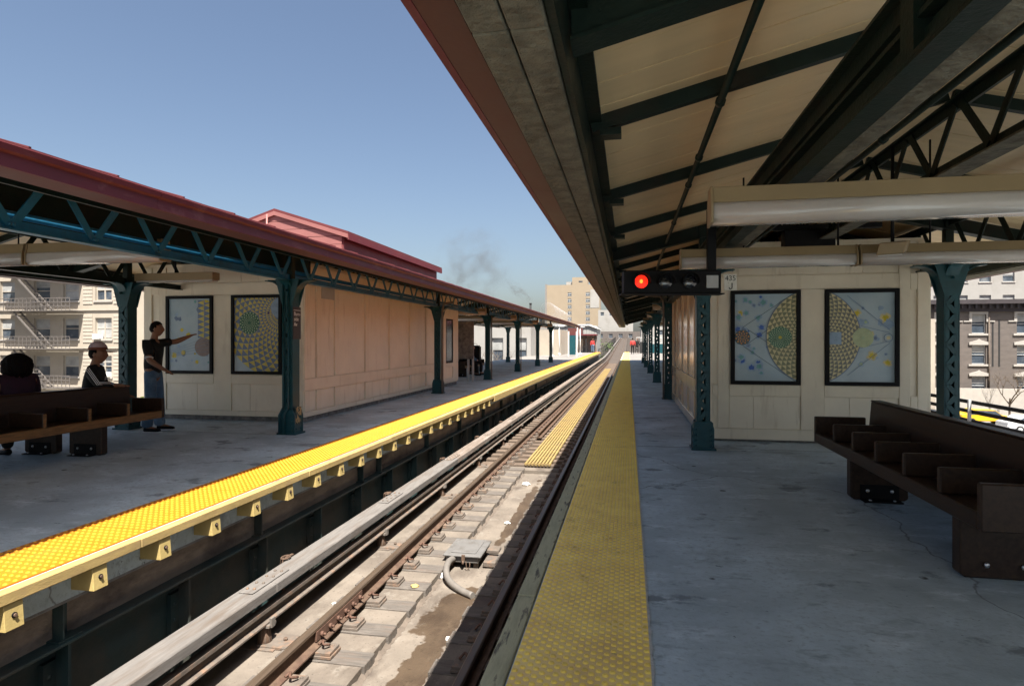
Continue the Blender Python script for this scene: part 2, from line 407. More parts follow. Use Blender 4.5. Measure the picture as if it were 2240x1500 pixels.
# wet stains on the track trough: shapes of their own, from soft ellipses broken up by noise
def wet(m, spots):
    n, l, p = nodes_of(m)
    src = p.inputs['Base Color'].links[0].from_socket; rsrc = p.inputs['Roughness'].links[0].from_socket
    geo = n.new('ShaderNodeNewGeometry'); sx = n.new('ShaderNodeSeparateXYZ'); l.new(geo.outputs['Position'], sx.inputs[0])
    nz = n.new('ShaderNodeTexNoise'); nz.inputs['Scale'].default_value = 4.5; nz.inputs['Detail'].default_value = 6
    l.new(geo.outputs['Position'], nz.inputs['Vector'])
    def mth(op, a, b):
        x = n.new('ShaderNodeMath'); x.operation = op
        for i, q in enumerate((a, b)):
            if isinstance(q, (int, float)): x.inputs[i].default_value = q
            else: l.new(q, x.inputs[i])
        return x.outputs[0]
    best = None
    for cx, cyy, rx, ry in spots:
        a = mth('DIVIDE', mth('SUBTRACT', sx.outputs[0], cx), rx); b = mth('DIVIDE', mth('SUBTRACT', sx.outputs[1], cyy), ry)
        d = mth('SQRT', mth('ADD', mth('MULTIPLY', a, a), mth('MULTIPLY', b, b)), 0)
        v = mth('SUBTRACT', 1, d)
        best = v if best is None else mth('MAXIMUM', best, v)
    v = mth('ADD', best, mth('MULTIPLY', mth('SUBTRACT', nz.outputs['Fac'], .5), 1.6))
    r = n.new('ShaderNodeMapRange'); r.inputs['From Min'].default_value = .02; r.inputs['From Max'].default_value = .10
    l.new(v, r.inputs['Value'])
    x = n.new('ShaderNodeMix'); x.data_type = 'RGBA'; l.new(r.outputs[0], x.inputs[0]); l.new(src, x.inputs[6])
    mul = n.new('ShaderNodeMix'); mul.data_type = 'RGBA'; mul.blend_type = 'MULTIPLY'; mul.inputs[0].default_value = 1
    l.new(src, mul.inputs[6]); mul.inputs[7].default_value = (.46, .38, .30, 1); l.new(mul.outputs[2], x.inputs[7])
    l.new(x.outputs[2], p.inputs['Base Color'])
    y = n.new('ShaderNodeMix'); y.data_type = 'FLOAT'; l.new(r.outputs[0], y.inputs[0]); l.new(rsrc, y.inputs[2]); y.inputs[3].default_value = .5
    l.new(y.outputs[0], p.inputs['Roughness'])
wet(M['track_conc'], [(-1.75, 6.2, .38, .75), (-1.8, 5.0, .18, .7), (-1.9, 4.2, .4, .5), (-1.85, 3.4, .4, .5), (-1.78, 10.2, .10, 2.2)])

def chain_fmt(i): return ORD[i]

# ================================================================== SETTING
XR, XL = -0.51, -3.58            # inner edges of the edge timbers
YE = 80.0
street = MB().box(-700, 700, -300, 1400, -7.0, -6.5).build('street', M['asphalt'])
tag(street, 'asphalt street far below the elevated station', kind='structure')
plat_r = MB().box(XR, 5.5, -34, YE, -.28, -.004).build('platform_right', M['concrete'])
tag(plat_r, 'grey stained concrete platform on the right, under the canopy', kind='structure')
mb = MB().box(-9.74, XL-.1, -34, YE, -.28, -.004)
mb.box(XL-.1, XL, -34, YE, -.06, -.004)
plat_l = mb.build('platform_left', [M['concrete']])
tag(plat_l, 'grey concrete platform across the track on the left', kind='structure')

for p, xa, xb_ in ((plat_r, .12, 5.5), (plat_l, -9.7, -4.2)):
    g = MB()
    for yy in (-6, 2.05, 8.62, 15.2, 21.8, 28.4, 35, 41.6): g.box(xa, xb_, yy, yy+.012, -.012, -.0028)
    g.build('joint', M['joint'], p)
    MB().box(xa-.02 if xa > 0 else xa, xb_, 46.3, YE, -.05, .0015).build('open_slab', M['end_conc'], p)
# tactile tiles with domes: one tile per 1.22 m of platform
def tile_mesh(name, mats, stagger):
    t = MB().box(0, .600, 0, 1.214, -.010, .006)
    r0, r1, h, n = .0150, .0095, .0065, 7
    rows = []
    if stagger:
        for j in range(40):
            for i in range(10):
                x = .03 + i*.06 - (.015 if j % 2 else -.015); y = .015 + j*.0304
                rows.append((x, y))
    else:
        for j in range(20):
            for i in range(12):
                rows.append((.025+i*.05, .03+j*.0608))
    for x, y in rows:
        v = [(x+r0*math.cos(2*math.pi*k/n), y+r0*math.sin(2*math.pi*k/n), .006) for k in range(n)]
        v += [(x+r1*math.cos(2*math.pi*k/n), y+r1*math.sin(2*math.pi*k/n), .006+h) for k in range(n)]
        f = [(k, (k+1) % n, n+(k+1) % n, n+k) for k in range(n)] + [tuple(range(n, 2*n))]
        t.add(v, f, 1, False)
    me = bpy.data.meshes.new(name); me.from_pydata(t.v, [], t.f)
    for i, p in enumerate(me.polygons): p.material_index = t.m[i]
    me.materials.append(mats[0]); me.materials.append(mats[1])
    return me
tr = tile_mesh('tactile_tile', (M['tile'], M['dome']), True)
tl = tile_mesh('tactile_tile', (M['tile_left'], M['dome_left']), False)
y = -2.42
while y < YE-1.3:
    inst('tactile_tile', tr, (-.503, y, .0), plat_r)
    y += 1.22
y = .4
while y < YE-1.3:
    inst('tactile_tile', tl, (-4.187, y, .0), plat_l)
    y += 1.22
# pale sealant along the inner edge of the tiles, uneven
g = MB(); N = 900
vv = []
for i in range(N+1):
    yy = -2 + i*.055
    vv.append((.094, yy, .0035)); vv.append((.103 + abs(RND.gauss(0, .006)), yy, .0035))
g.add(vv, [(2*i, 2*i+1, 2*i+3, 2*i+2) for i in range(N)])
g.build('sealant', M['grout'], plat_r)
# edge timbers
y = -1.35
while y < YE:
    L = 2.39
    MB().box(-.622, -.518, y, min(y+L, YE), -.115, -.006+RND.uniform(-.004, .004)).build('edge_board', M['edge_wood'], plat_r, bevel=.006)
    y += L+.006
MB().box(-.60, -.515, -34, YE, -.28, -.12).build('edge_beam', M['grey_edge'], plat_r)
y = -.9
while y < 15.9:
    L = 2.4; e = min(y+L, 15.9)
    MB().box(-3.577, -3.50, y, e-.006, -.072, -.004+RND.uniform(-.004, .003)).build('edge_board', M['edge_yellow'], plat_l, bevel=.005)
    y += L
y = 15.9
while y < YE:
    MB().box(-3.577, -3.49, y, min(y+3.0, YE)-.006, -.165, -.004).build('edge_board', M['edge_yellow'], plat_l, bevel=.005)
    y += 3.0
# yellow brackets under the left edge
bk = MB()
bk.prism([(-3.70, -.075), (-3.512, -.075), (-3.500, -.228), (-3.70, -.228)], 'y', -.058, .058)
bkm = bk.mesh('edge_bracket', M['bracket_yellow'], .003)
bo = MB(); bo.tube([(-3.512, 0, -.148), (-3.500, 0, -.148)], .017, 10, 0)
bo.tube([(-3.503, 0, -.148), (-3.492, 0, -.148)], .011, 6, 1)
bom = bo.mesh('bolt', [M['black'], M['rust']])
for i in range(25):
    yy = 1.18 + i*.592
    b = inst('edge_bracket', bkm, (0, yy, 0), plat_l)
    inst('bolt', bom, (0, yy, 0), b)
# left slab edge, stained beam
g = MB()
g.box(XL-.18, XL-.11, -34, YE, -.31, -.061)
g.build('slab_edge', M['grey_edge'], plat_l, bevel=.01)
MB().box(-4.2, -3.79, -34, YE, -.60, -.285).build('stained_beam', M['brown_wall'], plat_l)

# ------------------------------------------------------------------ left plate girder
gd = thing('plate_girder', 'long riveted dark green steel girder under the edge of the left platform', 'girder', (-3.85, 0, -2.1))
MB().box(-3.865, -3.845, -34, YE, -2.2, -.58).build('web', M['girder'], gd)
MB().box(-3.97, -3.675, -34, YE, -.585, -.562).build('flange', M['girder'], gd, bevel=.004)
MB().box(-3.843, -3.83, -34, YE, -.70, -.586).build('flange_angle', M['girder'], gd)
sm = MB()
sm.box(-3.843, -3.80, -.10, .10, -2.2, -.705); sm.box(-3.80, -3.70, -.012, .012, -2.2, -.59)
smm = sm.mesh('stiffener', M['girder'])
rv = MB()
for z in [-.80-.13*k for k in range(11)]:
    for yy in (-.06, .06): rv.sphere((-3.798, yy, z), .012, .018, .018, 7, 4)
rvm = rv.mesh('rivet_rows', M['girder'])
yy = 1.2; k = 0
while yy < 60:
    s = inst('stiffener', smm, (0, yy, 0), gd)
    if yy < 22: tag(inst('rivet_rows', rvm, (0, yy, 0), s), kind='stuff')
    yy += 1.15
rv = MB()
for i in range(170): rv.sphere((-3.826, .6+i*.13, -.64), .012, .016, .016, 6, 4)
tag(rv.build('flange_rivets', M['girder'], gd), kind='stuff')
ps = MB(); ps.box(-3.785, -3.775, -.05, .05, -.565, -.31); ps.box(-3.775, -3.70, -.05, -.038, -.565, -.31); ps.box(-3.79, -3.69, -.09, .09, -.572, -.561+.012)
psm = ps.mesh('strut', M['girder'])
for yy in (1.3, 3.5, 5.75, 8.2, 8.85, 11.1, 13.4, 15.7, 18, 20.3, 22.6, 25): inst('strut', psm, (0, yy, 0), gd)
# right platform support wall in the shade
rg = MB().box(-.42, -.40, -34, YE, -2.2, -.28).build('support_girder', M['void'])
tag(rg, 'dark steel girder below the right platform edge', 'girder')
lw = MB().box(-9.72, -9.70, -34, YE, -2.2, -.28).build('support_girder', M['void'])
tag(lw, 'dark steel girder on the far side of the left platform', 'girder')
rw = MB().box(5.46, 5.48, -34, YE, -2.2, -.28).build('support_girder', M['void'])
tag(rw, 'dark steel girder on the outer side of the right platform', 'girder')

# ------------------------------------------------------------------ track bed
YC = 13.35                          # the concrete deck ends here, open timbers follow
def zt(y):                          # the line climbs beyond the platforms
    if y < 78: return 0.
    if y < 102: return .0233*(y-78)**2/48
    return .0233*12 + .0233*(y-102)
tb = MB()
tb.box(-3.62, -2.235, -4, YC, -1.60, -1.335)       # left shoulder
tb.box(-2.235, -1.62, -4, YC, -1.60, -1.415)       # trough
tb.box(-1.62, -.98, -4, YC, -1.60, -1.335)
tb.box(-2.9, -1.1, YC-.30, YC-.001, -1.414, -1.345)
bed = tb.build('track_bed', M['track_conc'])
tag(bed, 'dusty concrete track deck between the platforms with wet stains', kind='structure')
# dust and debris strip along the trough side
g = MB()
for x0, sg in ((-2.232, 1), (-1.623, -1)):
    pts = []
    for i in range(240):
        yy = 1 + i*.05
        pts.append((x0+sg*(.03+.03*abs(math.sin(i*1.7)+RND.uniform(-.5, .5))), yy, -1.4125)); pts.append((x0, yy, -1.385+RND.uniform(-.015, .012)))
    g.add(pts, [(2*i, 2*i+2, 2*i+3, 2*i+1) for i in range(239)], 0, True)
tag(g.build('debris', M['track_brown'], bed), kind='stuff')
# dark void under the open deck: stringers
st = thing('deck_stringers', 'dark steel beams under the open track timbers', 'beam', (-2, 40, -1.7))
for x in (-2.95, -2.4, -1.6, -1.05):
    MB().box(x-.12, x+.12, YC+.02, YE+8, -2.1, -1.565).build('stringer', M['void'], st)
# climbing deck beyond the platforms
g = MB(); ys = [YE-2+i*6 for i in range(60)]
for a, b in zip(ys[:-1], ys[1:]):
    za, zb = zt(a)-1.36, zt(b)-1.36
    g.add([(-3.6, a, za), (-.5, a, za), (-.5, b, zb), (-3.6, b, zb)], [(0, 1, 2, 3)])
    g.add([(-.5, a, za), (-.5, a, za-1.6), (-.5, b, zb-1.6), (-.5, b, zb)], [(0, 1, 2, 3)])
    g.add([(-3.6, a, za), (-3.6, b, zb), (-3.6, b, zb-1.6), (-3.6, a, za-1.6)], [(0, 1, 2, 3)])
tag(g.build('viaduct_deck', M['deck_brown']), 'brown elevated track deck climbing into the distance', kind='structure')

# ------------------------------------------------------------------ railway track
trk = thing('railway_track', 'rusty railway track running straight between the two platforms', 'railway track', (-2, 0, -1.35))
def rail_profile(x, zt0):
    s = [(-.070, -.168), (.070, -.168), (.070, -.155), (.012, -.135), (.009, -.045), (.034, -.034), (.036, -.008), (.026, 0), (-.026, 0), (-.036, -.008), (-.034, -.034), (-.009, -.045), (-.012, -.135), (-.070, -.155)]
    return [(x+a, zt0+b) for a, b in s]
def sweep(poly, ypts, mats, mi=None):
    g = MB(); n = len(poly); v = []
    for yy in ypts:
        dz = zt(yy)
        v += [(a, yy, b+dz) for a, b in poly]
    for s in range(len(ypts)-1):
        for i in range(n):
            j = (i+1) % n
            g.f.append([s*n+i, s*n+j, (s+1)*n+j, (s+1)*n+i]); g.m.append(mi[i] if mi else 0); g.s.append(False)
    g.f.append(list(range(n))); g.m.append(0); g.s.append(False)
    g.v = v
    return g
yp = [-4, 12, 30, 50, 78] + [82+i*4 for i in range(6)] + [110+i*20 for i in range(15)]
mi = [0]*14
for q in (5, 6, 7, 8, 9): mi[q] = 1
RLX, RRX, RZ = -2.745, -1.245, -1.09
for x in (RLX, RRX): sweep(rail_profile(x, RZ), yp, None, mi).build('rail', [M['rust'], M['rail_top']], trk)
# inner guard rail starting beyond the deck joint
sweep(rail_profile(RLX+.27, RZ-.02), [17]+yp[2:5], None, mi).build('guard_rail', [M['rust'], M['rust']], trk)
half = MB().box(0, .84, 0, .225, -1.5, -1.317).mesh('half_sleeper', M['sleeper'], .006)
full = MB().box(-3.45, -.70, 0, .225, -1.56, -1.318).mesh('sleeper', M['sleeper_dark'], .006)
pl = MB()
pl.box(-.215, .215, -.10, .10, -1.316, -1.290, 0); pl.box(-.205, .205, -.092, .092, -1.289, -1.262, 0)
for sx in (-.165, .165):
    pl.sphere((sx, .05, -1.262), .016, .016, .012, 8, 4)
plm = pl.mesh('tie_plate', M['rust_pale'], .003)
ck = MB()
for sx in (1,):
    pts = []
    for k in range(12):
        t = k/11
        pts.append((sx*(.055+.10*t), .035*math.sin(t*math.pi*2.2)-.01, -1.235+.03*math.sin(t*math.pi)))
    ck.tube(pts, .011, 6)
ckm = ck.mesh('rail_clip', M['clip'])
y = 1.15; rows = []
while y < 77: rows.append(y); y += .535
for y in rows:
    if y < YC-.35:
        inst('half_sleeper', half, (-3.05, y+RND.uniform(-.01, .01), RND.uniform(-.006, .004)), trk)
        inst('half_sleeper', half, (-1.65, y+RND.uniform(-.01, .01), RND.uniform(-.006, .004)), trk)
    else:
        inst('sleeper', full, (RND.uniform(-.05, .05), y, RND.uniform(-.008, .004)), trk)
for y in rows:
    if y < 40:
        for x, s in ((RLX, 1), (RRX, -1)):
            o = inst('tie_plate', plm, (x, y+.11, 0), trk)
            c = inst('rail_clip', ckm, (x, y+.11, 0), o)
            if s < 0: c.rotation_euler[2] = math.pi
# joint bar with bolts on the left rail
jb = MB().box(RLX+.012, RLX+.036, 5.0, 5.95, -1.225, -1.128).build('joint_bar', M['clip'], trk, bevel=.006)
g = MB()
for k in range(6):
    yy = 5.08+k*.158
    g.tube([(RLX+.036, yy, -1.18), (RLX+.060, yy, -1.18)], .024, 6); g.tube([(RLX+.06, yy, -1.18), (RLX+.085, yy, -1.18)], .012, 6)
g.build('joint_bolts', M['clip'], jb)
# walkway slats between the rails on the open deck
wk = thing('track_walkway', 'yellow slatted walkway lying between the rails beyond the concrete deck', 'walkway', (-1.97, YC, -1.31))
for k in range(8):
    x = -2.24+k*.075
    y0 = YC+.05
    while y0 < 60:
        MB().box(x-.020, x+.020, y0, y0+5.9, -1.316, -1.262).build('slat', M['yellow_slat'], wk)
        y0 += 5.95
g = MB()
for i in range(60): g.box(-2.28, -1.68, YC+.1+i*.8, YC+.13+i*.8, -1.30, -1.275)
tag(g.build('cross_bars', M['yellow_slat'], wk), kind='stuff')

# ------------------------------------------------------------------ third rail
t3 = thing('third_rail', 'electric third rail under a bleached wooden cover board beside the left platform', 'third rail', (-3.34, 0, -1.35))
prof = [(a+.06, b) for a, b in [(-3.395, -1.135), (-3.285, -1.135), (-3.285, -1.12), (-3.33, -1.105), (-3.33, -1.045), (-3.30, -1.035), (-3.30, -1.0), (-3.38, -1.0), (-3.38, -1.035), (-3.35, -1.045), (-3.35, -1.105), (-3.395, -1.12)]]
sweep(prof, yp, None).build('conductor_rail', M['rust_pale'], t3)
y = -1.0; i = 0
while y < 60:
    L = 3.1
    dz = zt(y)
    m = M['board'] if y < 9 else M['board_brown']
    g = MB()
    g.prism([(-3.455, -.865), (-3.455, -.812), (-3.44, -.80), (-3.24, -.806), (-3.22, -.815), (-3.22, -.905), (-3.245, -.905), (-3.245, -.865)], 'y', y+.004, y+L-.004)
    g.build('cover_board', m, t3, bevel=.006)
    if y < 20:
        sp = MB().box(-3.41, -3.27, y-.30, y+.30, -.801, -.791).build('splice_plate', m, t3, bevel=.003)
        g = MB()
        for a in (-.22, -.08, .08, .22):
            for b in (-.375, -.305): g.sphere((b-3.0, y+a, -.790), .014, .018, .016, 7, 4)
        tag(g.build('bolt_heads', M['rust_pale'], sp), kind='stuff')
    y += L
MB().prism([(-3.475, -.865), (-3.475, -.82), (-3.195, -.82), (-3.195, -.865)], 'y', 61, 78).build('cover_board', M['board_brown'], t3)
g = MB()
for a, b in zip(yp[4:-1], yp[5:]):
    g.bar((-3.34, a, zt(a)-.84), (-3.34, b, zt(b)-.84), .28, .06)
g.build('cover_board', M['board'], t3)
# patch of yellow paint on the cover board
MB().box(-3.43, -3.245, 2.78, 3.10, -.7985, -.796).build('paint_patch', M['yellow_slat'], t3)
br = MB()
br.box(-3.47, -3.12, -.13, .13, -1.336, -1.322, 0); br.box(-3.30, -3.02, -.09, .16, -1.334, -1.308, 0)
br.tube([(-3.28, 0, -1.322), (-3.28, 0, -1.17)], [.07, .045], 10, 2); br.box(-3.34, -3.20, -.06, .06, -1.165, -1.137, 1)
br.box(-3.215, -3.19, -.03, .03, -1.17, -1.085, 1)
br.tube([(-3.10, .05, -1.308), (-3.10, .05, -1.285)], .02, 6, 2)
brm = br.mesh('insulator', [M['rust_pale'], M['conduit'], M['rust']], .003)
hk = MB()
pts = [(-3.43+.04*math.cos(t)-.03, .06*math.sin(t), -.79+.012) for t in [i*2*math.pi/10 for i in range(11)]]
hk.tube(pts, .009, 6); hk.bar((-3.46, .0, -.785), (-3.46, .13, -.79), .03, .012); hk.tube([(-3.50, 0, -.78), (-3.52, 0, -.95), (-3.45, 0, -1.30)], .015, 6)
hkm = hk.mesh('hook_bolt', M['rust'])
for i in range(20):
    y = 2.4+i*2.7-2.7
    if y > 58: break
    inst('insulator', brm, (0, y, 0), t3)
    if y < 30: inst('hook_bolt', hkm, (0, y+.65, 0), t3)

# ------------------------------------------------------------------ track box with conduit
jx = thing('junction_box', 'grey cast metal junction box on legs between the rails', 'junction box', (-2.05, 7.74, -1.46))
MB().box(-2.27, -1.84, 7.45, 8.03, -1.345, -1.268).build('case', M['box_grey'], jx, bevel=.012)
lid = MB().box(-2.30, -1.81, 7.42, 8.06, -1.266, -1.240).build('lid', M['box_grey'], jx, bevel=.008)
MB().box(-2.22, -1.89, 7.50, 7.98, -1.239, -1.228).build('lid_panel', M['box_grey'], lid, bevel=.005)
for x in (-2.22, -1.89):
    for y in (7.52, 7.96): MB().box(x-.03, x+.03, y-.03, y+.03, -1.414, -1.346).build('leg', M['rust_pale'], jx)
MB().box(-1.80, -1.64, 7.50, 7.75, -1.40, -1.33).build('lug', M['rust_pale'], jx, bevel=.01)
MB().box(-1.84, -1.66, 7.8, 7.98, -1.33, -1.28).build('lug', M['rust_pale'], jx, bevel=.01)
g = MB(); g.box(-2.05, -2.01, 7.395, 7.418, -1.30, -1.23); g.tube([(-2.03, 7.40, -1.30), (-2.03, 7.385, -1.34)], .014, 6)
g.build('hasp', M['rust'], jx)
pts = [(-1.99, 7.39, -1.30), (-1.985, 7.385, -1.36), (-1.965, 7.385, -1.40), (-1.94, 7.385, -1.36), (-1.94, 7.39, -1.31)]
MB().tube(pts, .006, 5).build('chain', M['rust'], jx)
cpts = [(-2.17, 7.46, -1.30), (-2.185, 7.28, -1.275), (-2.165, 7.10, -1.30), (-2.09, 6.93, -1.355), (-1.97, 6.79, -1.37), (-1.83, 6.68, -1.385), (-1.70, 6.60, -1.385)]
sp = []
for i in range(len(cpts)-1):
    for k in range(4):
        t = k/4; a, b = Vector(cpts[i]), Vector(cpts[i+1]); sp.append(a.lerp(b, t))
sp.append(Vector(cpts[-1]))
for _ in range(3): sp = [sp[0]] + [(sp[i-1]+sp[i]*2+sp[i+1])/4 for i in range(1, len(sp)-1)] + [sp[-1]]
hose = MB().tube(sp, .040, 10).build('conduit', M['conduit'], jx)
# rubbish on the track
def scrap(label, x, y, z, s, m, cat='litter', grp='litter on the track', name='paper_scrap'):
    bm = bmesh.new(); bmesh.ops.create_icosphere(bm, subdivisions=2, radius=s)
    for v in bm.verts:
        v.co *= RND.uniform(.65, 1.2); v.co.z *= .42
    me = bpy.data.meshes.new(name); bm.to_mesh(me); bm.free(); me.materials.append(m)
    tag(inst(name, me, (x, y, z+s*.3), rz=RND.uniform(0, 3)), label, cat, grp)
scrap('crumpled white paper heap left of the junction box', -2.26, 7.1, -1.415, .10, M['paper'])
scrap('white scrap lying on the wet stain in front of the junction box', -1.68, 5.65, -1.415, .045, M['paper'])
scrap('small white scrap on the concrete beside the left rail', -2.98, 4.85, -1.335, .045, M['paper'])
scrap('torn cream paper on the sleeper ends near the junction box', -2.36, 6.55, -1.32, .05, M['edge_yellow'])
scrap('pale wrapper at the far end of the concrete trough', -2.0, 12.0, -1.415, .09, M['paper'])
scrap('white flake beside the dark drip line in the trough', -1.86, 9.4, -1.415, .05, M['paper'])
scrap('cream ball on the concrete left of the left rail', -2.95, 7.6, -1.335, .055, M['edge_yellow'])
scrap('white lump beside the cream ball', -2.88, 8.0, -1.335, .05, M['paper'])
scrap('tiny white fleck on the shoulder near the cover board', -3.05, 6.0, -1.335, .03, M['paper'])
scrap('pale scrap against the left rail base close to the camera', -2.85, 3.3, -1.335, .045, M['edge_yellow'])
for x, y in ((-1.02, 8.6), (-.93, 8.95)):
    pass
lamp = thing('track_valve', 'two yellow round canisters under the right platform edge', 'canister', (-.80, 8.3, -1.35))
MB().tube([(-.86, 8.05, -1.05), (-.70, 8.2, -1.05)], .11, 12).build('drum', M['yellow_slat'], lamp, bevel=.01)
MB().tube([(-.80, 8.6, -1.02), (-.64, 8.75, -1.02)], .11, 12).build('drum', M['yellow_slat'], lamp, bevel=.01)
MB().box(-.82, -.70, 8.0, 8.8, -1.36, -1.12).build('cradle', M['void'], lamp)
tag(MB().tube([(-1.05, 6.75, -1.19), (-.82, 6.78, -1.17)], .022, 8).build('yellow_tube', M['yellow_slat']), 'short yellow tube beside the right rail', 'tube')

# ================================================================== CANOPIES
Y0, Y1 = -2.0, 46.0  # unseen near end cut just behind the camera so bounced sun gets underneath
ROWS = [-4.4, 2.3, 8.55, 15.75, 21.9, 28.3, 34.8, 41.2]
ROWS_L = [-4.0, 2.3, 8.76, 16.3, 22.4, 28.7, 35.2, 41.3]
def zc(d): return 2.712 + .254*(2.67-d)
def canopy(xc, rows, label, track, solid):
    t = thing('station_canopy', label, 'canopy', (xc, 19, 3.4))
    for s in (-1, 1):
        near = (s == track)
        X = lambda d: xc + s*d
        def xb(g, d0, d1, *a): g.box(min(X(d0), X(d1)), max(X(d0), X(d1)), *a)
        # ceiling boards
        L = 2.68; g = MB()
        g.prism([(X(2.62), zc(2.62)), (X(0.003), zc(0)), (X(0.003), zc(0)+.018), (X(2.62), zc(2.62)+.018)], 'y', .0055, .2945)
        me = g.mesh('ceiling_board', M['ceiling'])
        yy = Y0
        if near or track == -1:
            while yy < Y1-.2:
                if yy > 1 or yy < -.1: inst('ceiling_board', me, (0, yy, RND.uniform(-.003, .003)), t)
                else: inst('ceiling_board', me, (0, yy, RND.uniform(-.003, .003)), t)
                yy += .3
        else:
            g = MB(); g.prism([(X(2.62), zc(2.62)), (X(0.003), zc(0)), (X(0.003), zc(0)+.018), (X(2.62), zc(2.62)+.018)], 'y', Y0, Y1)
            g.build('ceiling_sheet', M['ceiling'], t)
        # roof sheet, gutter, fascia
        g = MB(); g.prism([(X(3.15), 2.572), (X(2.60), 2.75), (X(0), 3.50), (X(0), 3.52), (X(2.60), 2.768), (X(3.15), 2.59)], 'y', Y0, Y1)
        g.build('roof_sheet', M['roof'], t)
        yy = Y0+.3
        sme = MB().bar((X(2.58), 0, 2.775), (X(.05), 0, 3.508), .02, .026).mesh('roof_seam', M['roof'])
        while yy < Y1:
            if near: inst('roof_seam', sme, (0, yy, 0), t)
            yy += .75
        yy = Y0
        while yy < Y1:
            e = min(yy+3.05, Y1)
            g = MB(); g.prism([(X(3.085), 2.45), (X(3.115), 2.45), (X(3.115), 2.525), (X(3.15), 2.54), (X(3.16), 2.575), (X(3.13), 2.59), (X(3.085), 2.575)], 'y', yy+.002, e-.002)
            g.build('fascia', M['maroon'], t)
            g = MB(); xb(g, 2.96 if track == -1 else 2.86, 3.084, yy+.002, e-.002, 2.452, 2.464)
            g.build('soffit', M['red_soffit'], t)
            yy += 3.05
        # rough twin soffit panels
        yy = Y0+.95
        for d0, d1 in ((2.835, 2.955), (2.705, 2.828)):
            yy = Y0+.95-3.0
            while yy < Y1 and track == -1:
                e = min(yy+2.99, Y1)
                a = max(yy, Y0)
                g = MB(); xb(g, d0, d1, a, e, 2.44, 2.56)
                g.build('soffit_panel', M['texture_beam'], t, bevel=.006)
                yy += 3.0
        g = MB()
        if track == 1: xb(g, 2.70, 2.86, Y0, Y1, 2.50, 2.57)
        xb(g, 2.672, 2.70, Y0, Y1, 2.46, 2.70); xb(g, 2.60, 2.672, Y0, Y1, 2.68, 2.708)
        g.build('edge_channel', M['dark_green'], t)
        # rafters
        me = MB().bar((X(2.66), 0, zc(2.66)-.045), (X(0.02), 0, zc(0.02)-.045), .055, .085).mesh('rafter', M['dark_green'])
        cl = MB().box(X(2.55)-.06, X(2.55)+.06, -.05, .05, zc(2.55)-.14, zc(2.55)-.10).mesh('clamp', M['dark_green'])
        yy = -7.05
        while yy < Y1:
            if yy > Y0 and min(abs(yy-r) for r in rows) > .35:
                r = inst('rafter', me, (0, yy, 0), t)
                inst('clamp', cl, (0, yy, 0), r)
            yy += 1.765
        # lattice girder on the column line
        xl = X(1.475)
        steel = M['teal_blue'] if (track == 1 and near) else M['dark_green']
        lg = MB()
        plate = solid and near
        lg.box(xl-.055, xl+.055, Y0, Y1, 2.382, 2.396); lg.box(xl-.012, xl+.012, Y0, Y1, 2.397, 2.475)
        zt_ = 2.66 if plate else 2.955
        lg.box(xl-.055, xl+.055, Y0, Y1, zt_, zt_+.015); lg.box(xl-.012, xl+.012, Y0, Y1, zt_-.075, zt_-.001)
        lat = lg.build('lattice_girder', steel, t)
        if solid and near:
            g = MB(); g.box(xl+.014, xl+.024, Y0, Y1, 2.40, 2.658); g.build('web_plate', M['dark_green'], lat)
            g = MB(); g.box(xl-.055, xl+.05, Y0, Y1, 2.366, 2.380); g.build('bottom_flange', M['dark_green'], lat)
            g = MB(); g.box(xl+.053, xl+.15, Y0, Y1, 2.368, 2.380); g.build('cover_strip', M['texture_beam'], lat)
            for z in (2.51,): g = MB(); g.box(xl-.035, xl+.013, Y0, Y1, z, z+.02); g.build('web_rib', M['dark_green'], lat)
        if track == 1 and near:
            g = MB(); g.box(xl-.14, xl-.13, Y0, 9.6, 2.48, 2.96); g.build('shade_sheet', M['dark_green'], lat)  # added dark sheet standing in for the shaded roof underside
        up = MB().bar((xl+.020*-s, 0, 2.43), (xl+.020*-s, .36, 2.93), .012, .07, up=(1, 0, 0)).mesh('lattice_bar', steel)
        dn = MB().bar((xl+.020*-s, .44, 2.93), (xl+.020*-s, .80, 2.43), .012, .07, up=(1, 0, 0)).mesh('lattice_bar', steel)
        up = MB(); up.bar((xl+s*.020, 0, 2.43), (xl+s*.020, .36, 2.93), .07, .012, up=(1, 0, 0)); up = up.mesh('lattice_bar', steel)
        dn = MB(); dn.bar((xl+s*.020, .44, 2.93), (xl+s*.020, .80, 2.43), .07, .012, up=(1, 0, 0)); dn = dn.mesh('lattice_bar', steel)
        yy = Y0+.1 if track == -1 else 4.36-.83*7-.02
        rest = MB()
        while yy < Y1-.9 and not plate:
            inst('lattice_bar', up, (0, yy, 0), lat); inst('lattice_bar', dn, (0, yy, 0), lat)
            yy += .83
        if near and not plate:
            g = MB(); yy = (Y0+.1 if track == -1 else 4.36-.83*7-.02)
            while yy < 26:
                for q in (yy, yy+.80): g.sphere((xl+s*.030, q, 2.435), .014, .02, .02, 6, 4)
                yy += .83
            tag(g.build('rivets', steel, lat), kind='stuff')
    # ridge lattice
    g = MB()
    g.box(xc-.05, xc+.05, Y0, Y1, 2.74, 2.755); g.box(xc-.012, xc+.012, Y0, Y1, 2.756, 2.83)
    g.box(xc-.05, xc+.05, Y0, Y1, 3.26, 3.275); g.box(xc-.012, xc+.012, Y0, Y1, 3.18, 3.259)
    rl = g.build('ridge_girder', M['dark_green'], t)
    MB().box(xc-.09, xc+.09, Y0, Y1, 2.722, 2.737).build('bottom_flange', M['texture_beam'], rl)
    up = MB(); up.bar((xc-.02, 0, 2.80), (xc-.02, .36, 3.22), .07, .012, up=(1, 0, 0)); up = up.mesh('ridge_bar', M['dark_green'])
